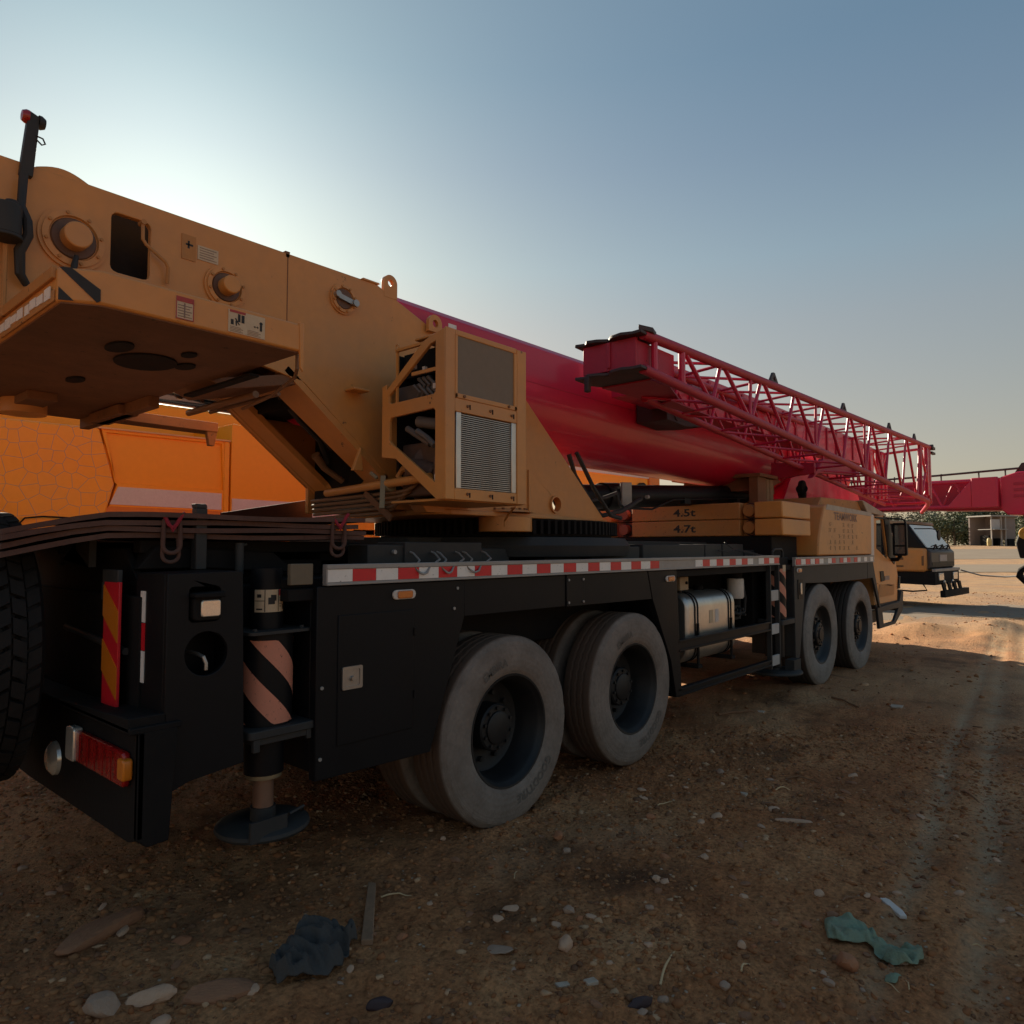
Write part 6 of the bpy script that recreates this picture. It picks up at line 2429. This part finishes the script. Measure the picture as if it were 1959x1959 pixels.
stick((5.07, 1.87), (5.15, 1.66), .006, TWIG, 'twig', 'long curved twig in the middle right of the dirt', .12)
stick((2.63, 1.15), (2.73, 1.13), .004, STRAW, 'straw', 'bent pale husk left of the orange-brown stone', .2)
stick((4.72, 1.81), (4.82, 1.75), .005, STRAW, 'straw', 'short straw below the long curved twig')
stick((6.52, 3.04), (6.85, 2.78), .012, TWIG, 'twig', 'branch lying on the dirt below the fuel tank step', .1)
stick((8.00, 2.44), (7.76, 2.11), .012, TWIG, 'twig', 'dark branch on the dirt near the front outrigger foot', .05)
for k in range(26):
    d = q.uniform(2.0, 6.5)
    x, y = far(q.uniform(150, 1950), d)
    if y > 2.6:
        continue
    an, ln = q.uniform(0, 6.28), q.uniform(.04, .11)
    stick((x, y), (x + ln * math.cos(an), y + ln * math.sin(an)), q.uniform(.0018, .003), STRAW if q.random() < .65 else TWIG, 'straw', 'thin stalk of dry straw scattered on the dirt', q.uniform(-.1, .1), 'scattered dry stalks')

def drape(pts, seed, amp, sub_, name, mm, label, cat, thick=.004, nse=9.):
    """crumpled cloth from a ground outline: gridded, folded by ridged noise, with real thickness"""
    import bmesh
    bm = bmesh.new()
    vs = [bm.verts.new((p[0], p[1], 0)) for p in pts]
    f = bm.faces.new(vs)
    bmesh.ops.triangulate(bm, faces=[f])
    bmesh.ops.subdivide_edges(bm, edges=bm.edges, cuts=sub_, use_grid_fill=True)
    for _ in range(2):
        bmesh.ops.smooth_vert(bm, verts=[v for v in bm.verts if not v.is_boundary], factor=.5)
    for v in bm.verts:
        p = Vector((v.co.x * nse, v.co.y * nse, seed))
        r1 = 1 - abs(mnoise.noise(p)) * 2
        r2 = 1 - abs(mnoise.noise(p * 2.3 + Vector((5, 1, 0)))) * 2
        e = .25 if v.is_boundary else 1
        v.co.z = float(gz(v.co.x, v.co.y)) + .008 + amp * e * max(0, .65 * r1 + .35 * r2)
        v.co.x += .01 * mnoise.noise(p * 3)
        v.co.y += .01 * mnoise.noise(p * 3 + Vector((9, 9, 9)))
    me = bpy.data.meshes.new(name)
    bm.to_mesh(me)
    bm.free()
    me.materials.append(mm)
    me.polygons.foreach_set('use_smooth', [True] * len(me.polygons))
    o = bpy.data.objects.new(name, me)
    COL.objects.link(o)
    sd = o.modifiers.new('solidify', 'SOLIDIFY')
    sd.thickness = thick
    ss = o.modifiers.new('smooth', 'SUBSURF')
    ss.levels = ss.render_levels = 1
    return tag(o, label, cat)
CLOTH = mat('dark_grey_cloth', (.060, .055, .052), .85, dust=.35, dcol=(.09, .07, .055), scale=9, bump=.5, bscale=90)
NET = mat('green_netting', (.20, .28, .19), .85, dust=.55, dcol=(.30, .25, .16), scale=9, bump=.6, bscale=120)
drape([(1.44, 2.40), (1.50, 2.36), (1.60, 2.33), (1.68, 2.34), (1.76, 2.40), (1.83, 2.44), (1.82, 2.52), (1.76, 2.60), (1.70, 2.63), (1.62, 2.60), (1.54, 2.58), (1.47, 2.52)], 2.2, .11, 8, 'cloth_rag', CLOTH, 'crumpled dark grey cloth lying on the dirt left of the plank', 'cloth', .004, 13)
drape([(3.26, 1.05), (3.13, 1.00), (3.13, .93), (3.19, .86), (3.15, .80), (3.10, .74), (3.13, .68), (3.22, .655), (3.30, .69), (3.29, .75), (3.25, .79), (3.27, .84), (3.34, .90), (3.34, .99)], 5.1, .055, 7, 'green_netting', NET, 'torn strip of dusty green netting at the lower right', 'netting', .003, 15)
drape([(3.02, .74), (2.97, .745), (2.96, .705), (3.01, .69)], 1.3, .012, 3, 'netting_scrap', NET, 'small square scrap of green netting below the torn strip', 'netting', .003, 15)
def slabby(pts, h, name, mm, label, cat, bev=.004):
    k = MB()
    g_ = sum(float(gz(*p)) for p in pts) / len(pts)
    k.prism(pts, 'z', g_ - .004, g_ + h)
    o = k.build(name, mm, None, bevel=bev)
    return tag(o, label, cat)
slabby([(2.175, 2.765), (2.155, 2.80), (1.825, 2.415), (1.86, 2.38)], .022, 'wooden_plank', WOODD, 'short weathered wooden plank lying on the dirt below the locker panel', 'plank')
slabby([(3.68, .915), (3.67, .885), (3.60, .815), (3.56, .79), (3.545, .815), (3.60, .87), (3.655, .925)], .014, 'plastic_piece', WHT, 'broken white plastic piece on the dirt above the green netting', 'plastic')
PAPER = mat('dirty_paper', (.50, .40, .31), .8, dust=.6, dcol=(.32, .2, .12), scale=25)
for pts, lb in (([(2.14, 1.66), (2.18, 1.63), (2.17, 1.61), (2.13, 1.63)], 'white plaster crumb, left one of a pair at the bottom centre'), ([(2.21, 1.58), (2.25, 1.56), (2.24, 1.53), (2.20, 1.55)], 'white plaster crumb, right one of a pair at the bottom centre'), ([(4.53, 1.97), (4.54, 1.92), (4.49, 1.915), (4.50, 1.95)], 'white paper scrap in the middle of the dirt'), ([(8.10, 1.92), (8.12, 1.78), (8.0, 1.77), (7.98, 1.86)], 'pale paper scrap on the dirt near the front outrigger foot'), ([(6.93, 2.82), (6.95, 2.75), (6.87, 2.74), (6.86, 2.79)], 'white scrap beside the branch below the fuel tank step')):
    slabby(pts, .010, 'paper_scrap', PAPER, lb, 'scrap', .002)
for x, y, lb in ((1.64, 2.06, 'dark clod at the bottom edge below the plank'), (2.25, 1.36, 'black clod at the bottom centre right of the picture')):
    o = stone(x, y, .05, .022, .025, 0, lb, R(-30), .9, .2)
    o.name = 'dark_clod'
    o.data = o.data.copy()
    o.data.materials[0] = DRED
    o['category'] = 'clod'
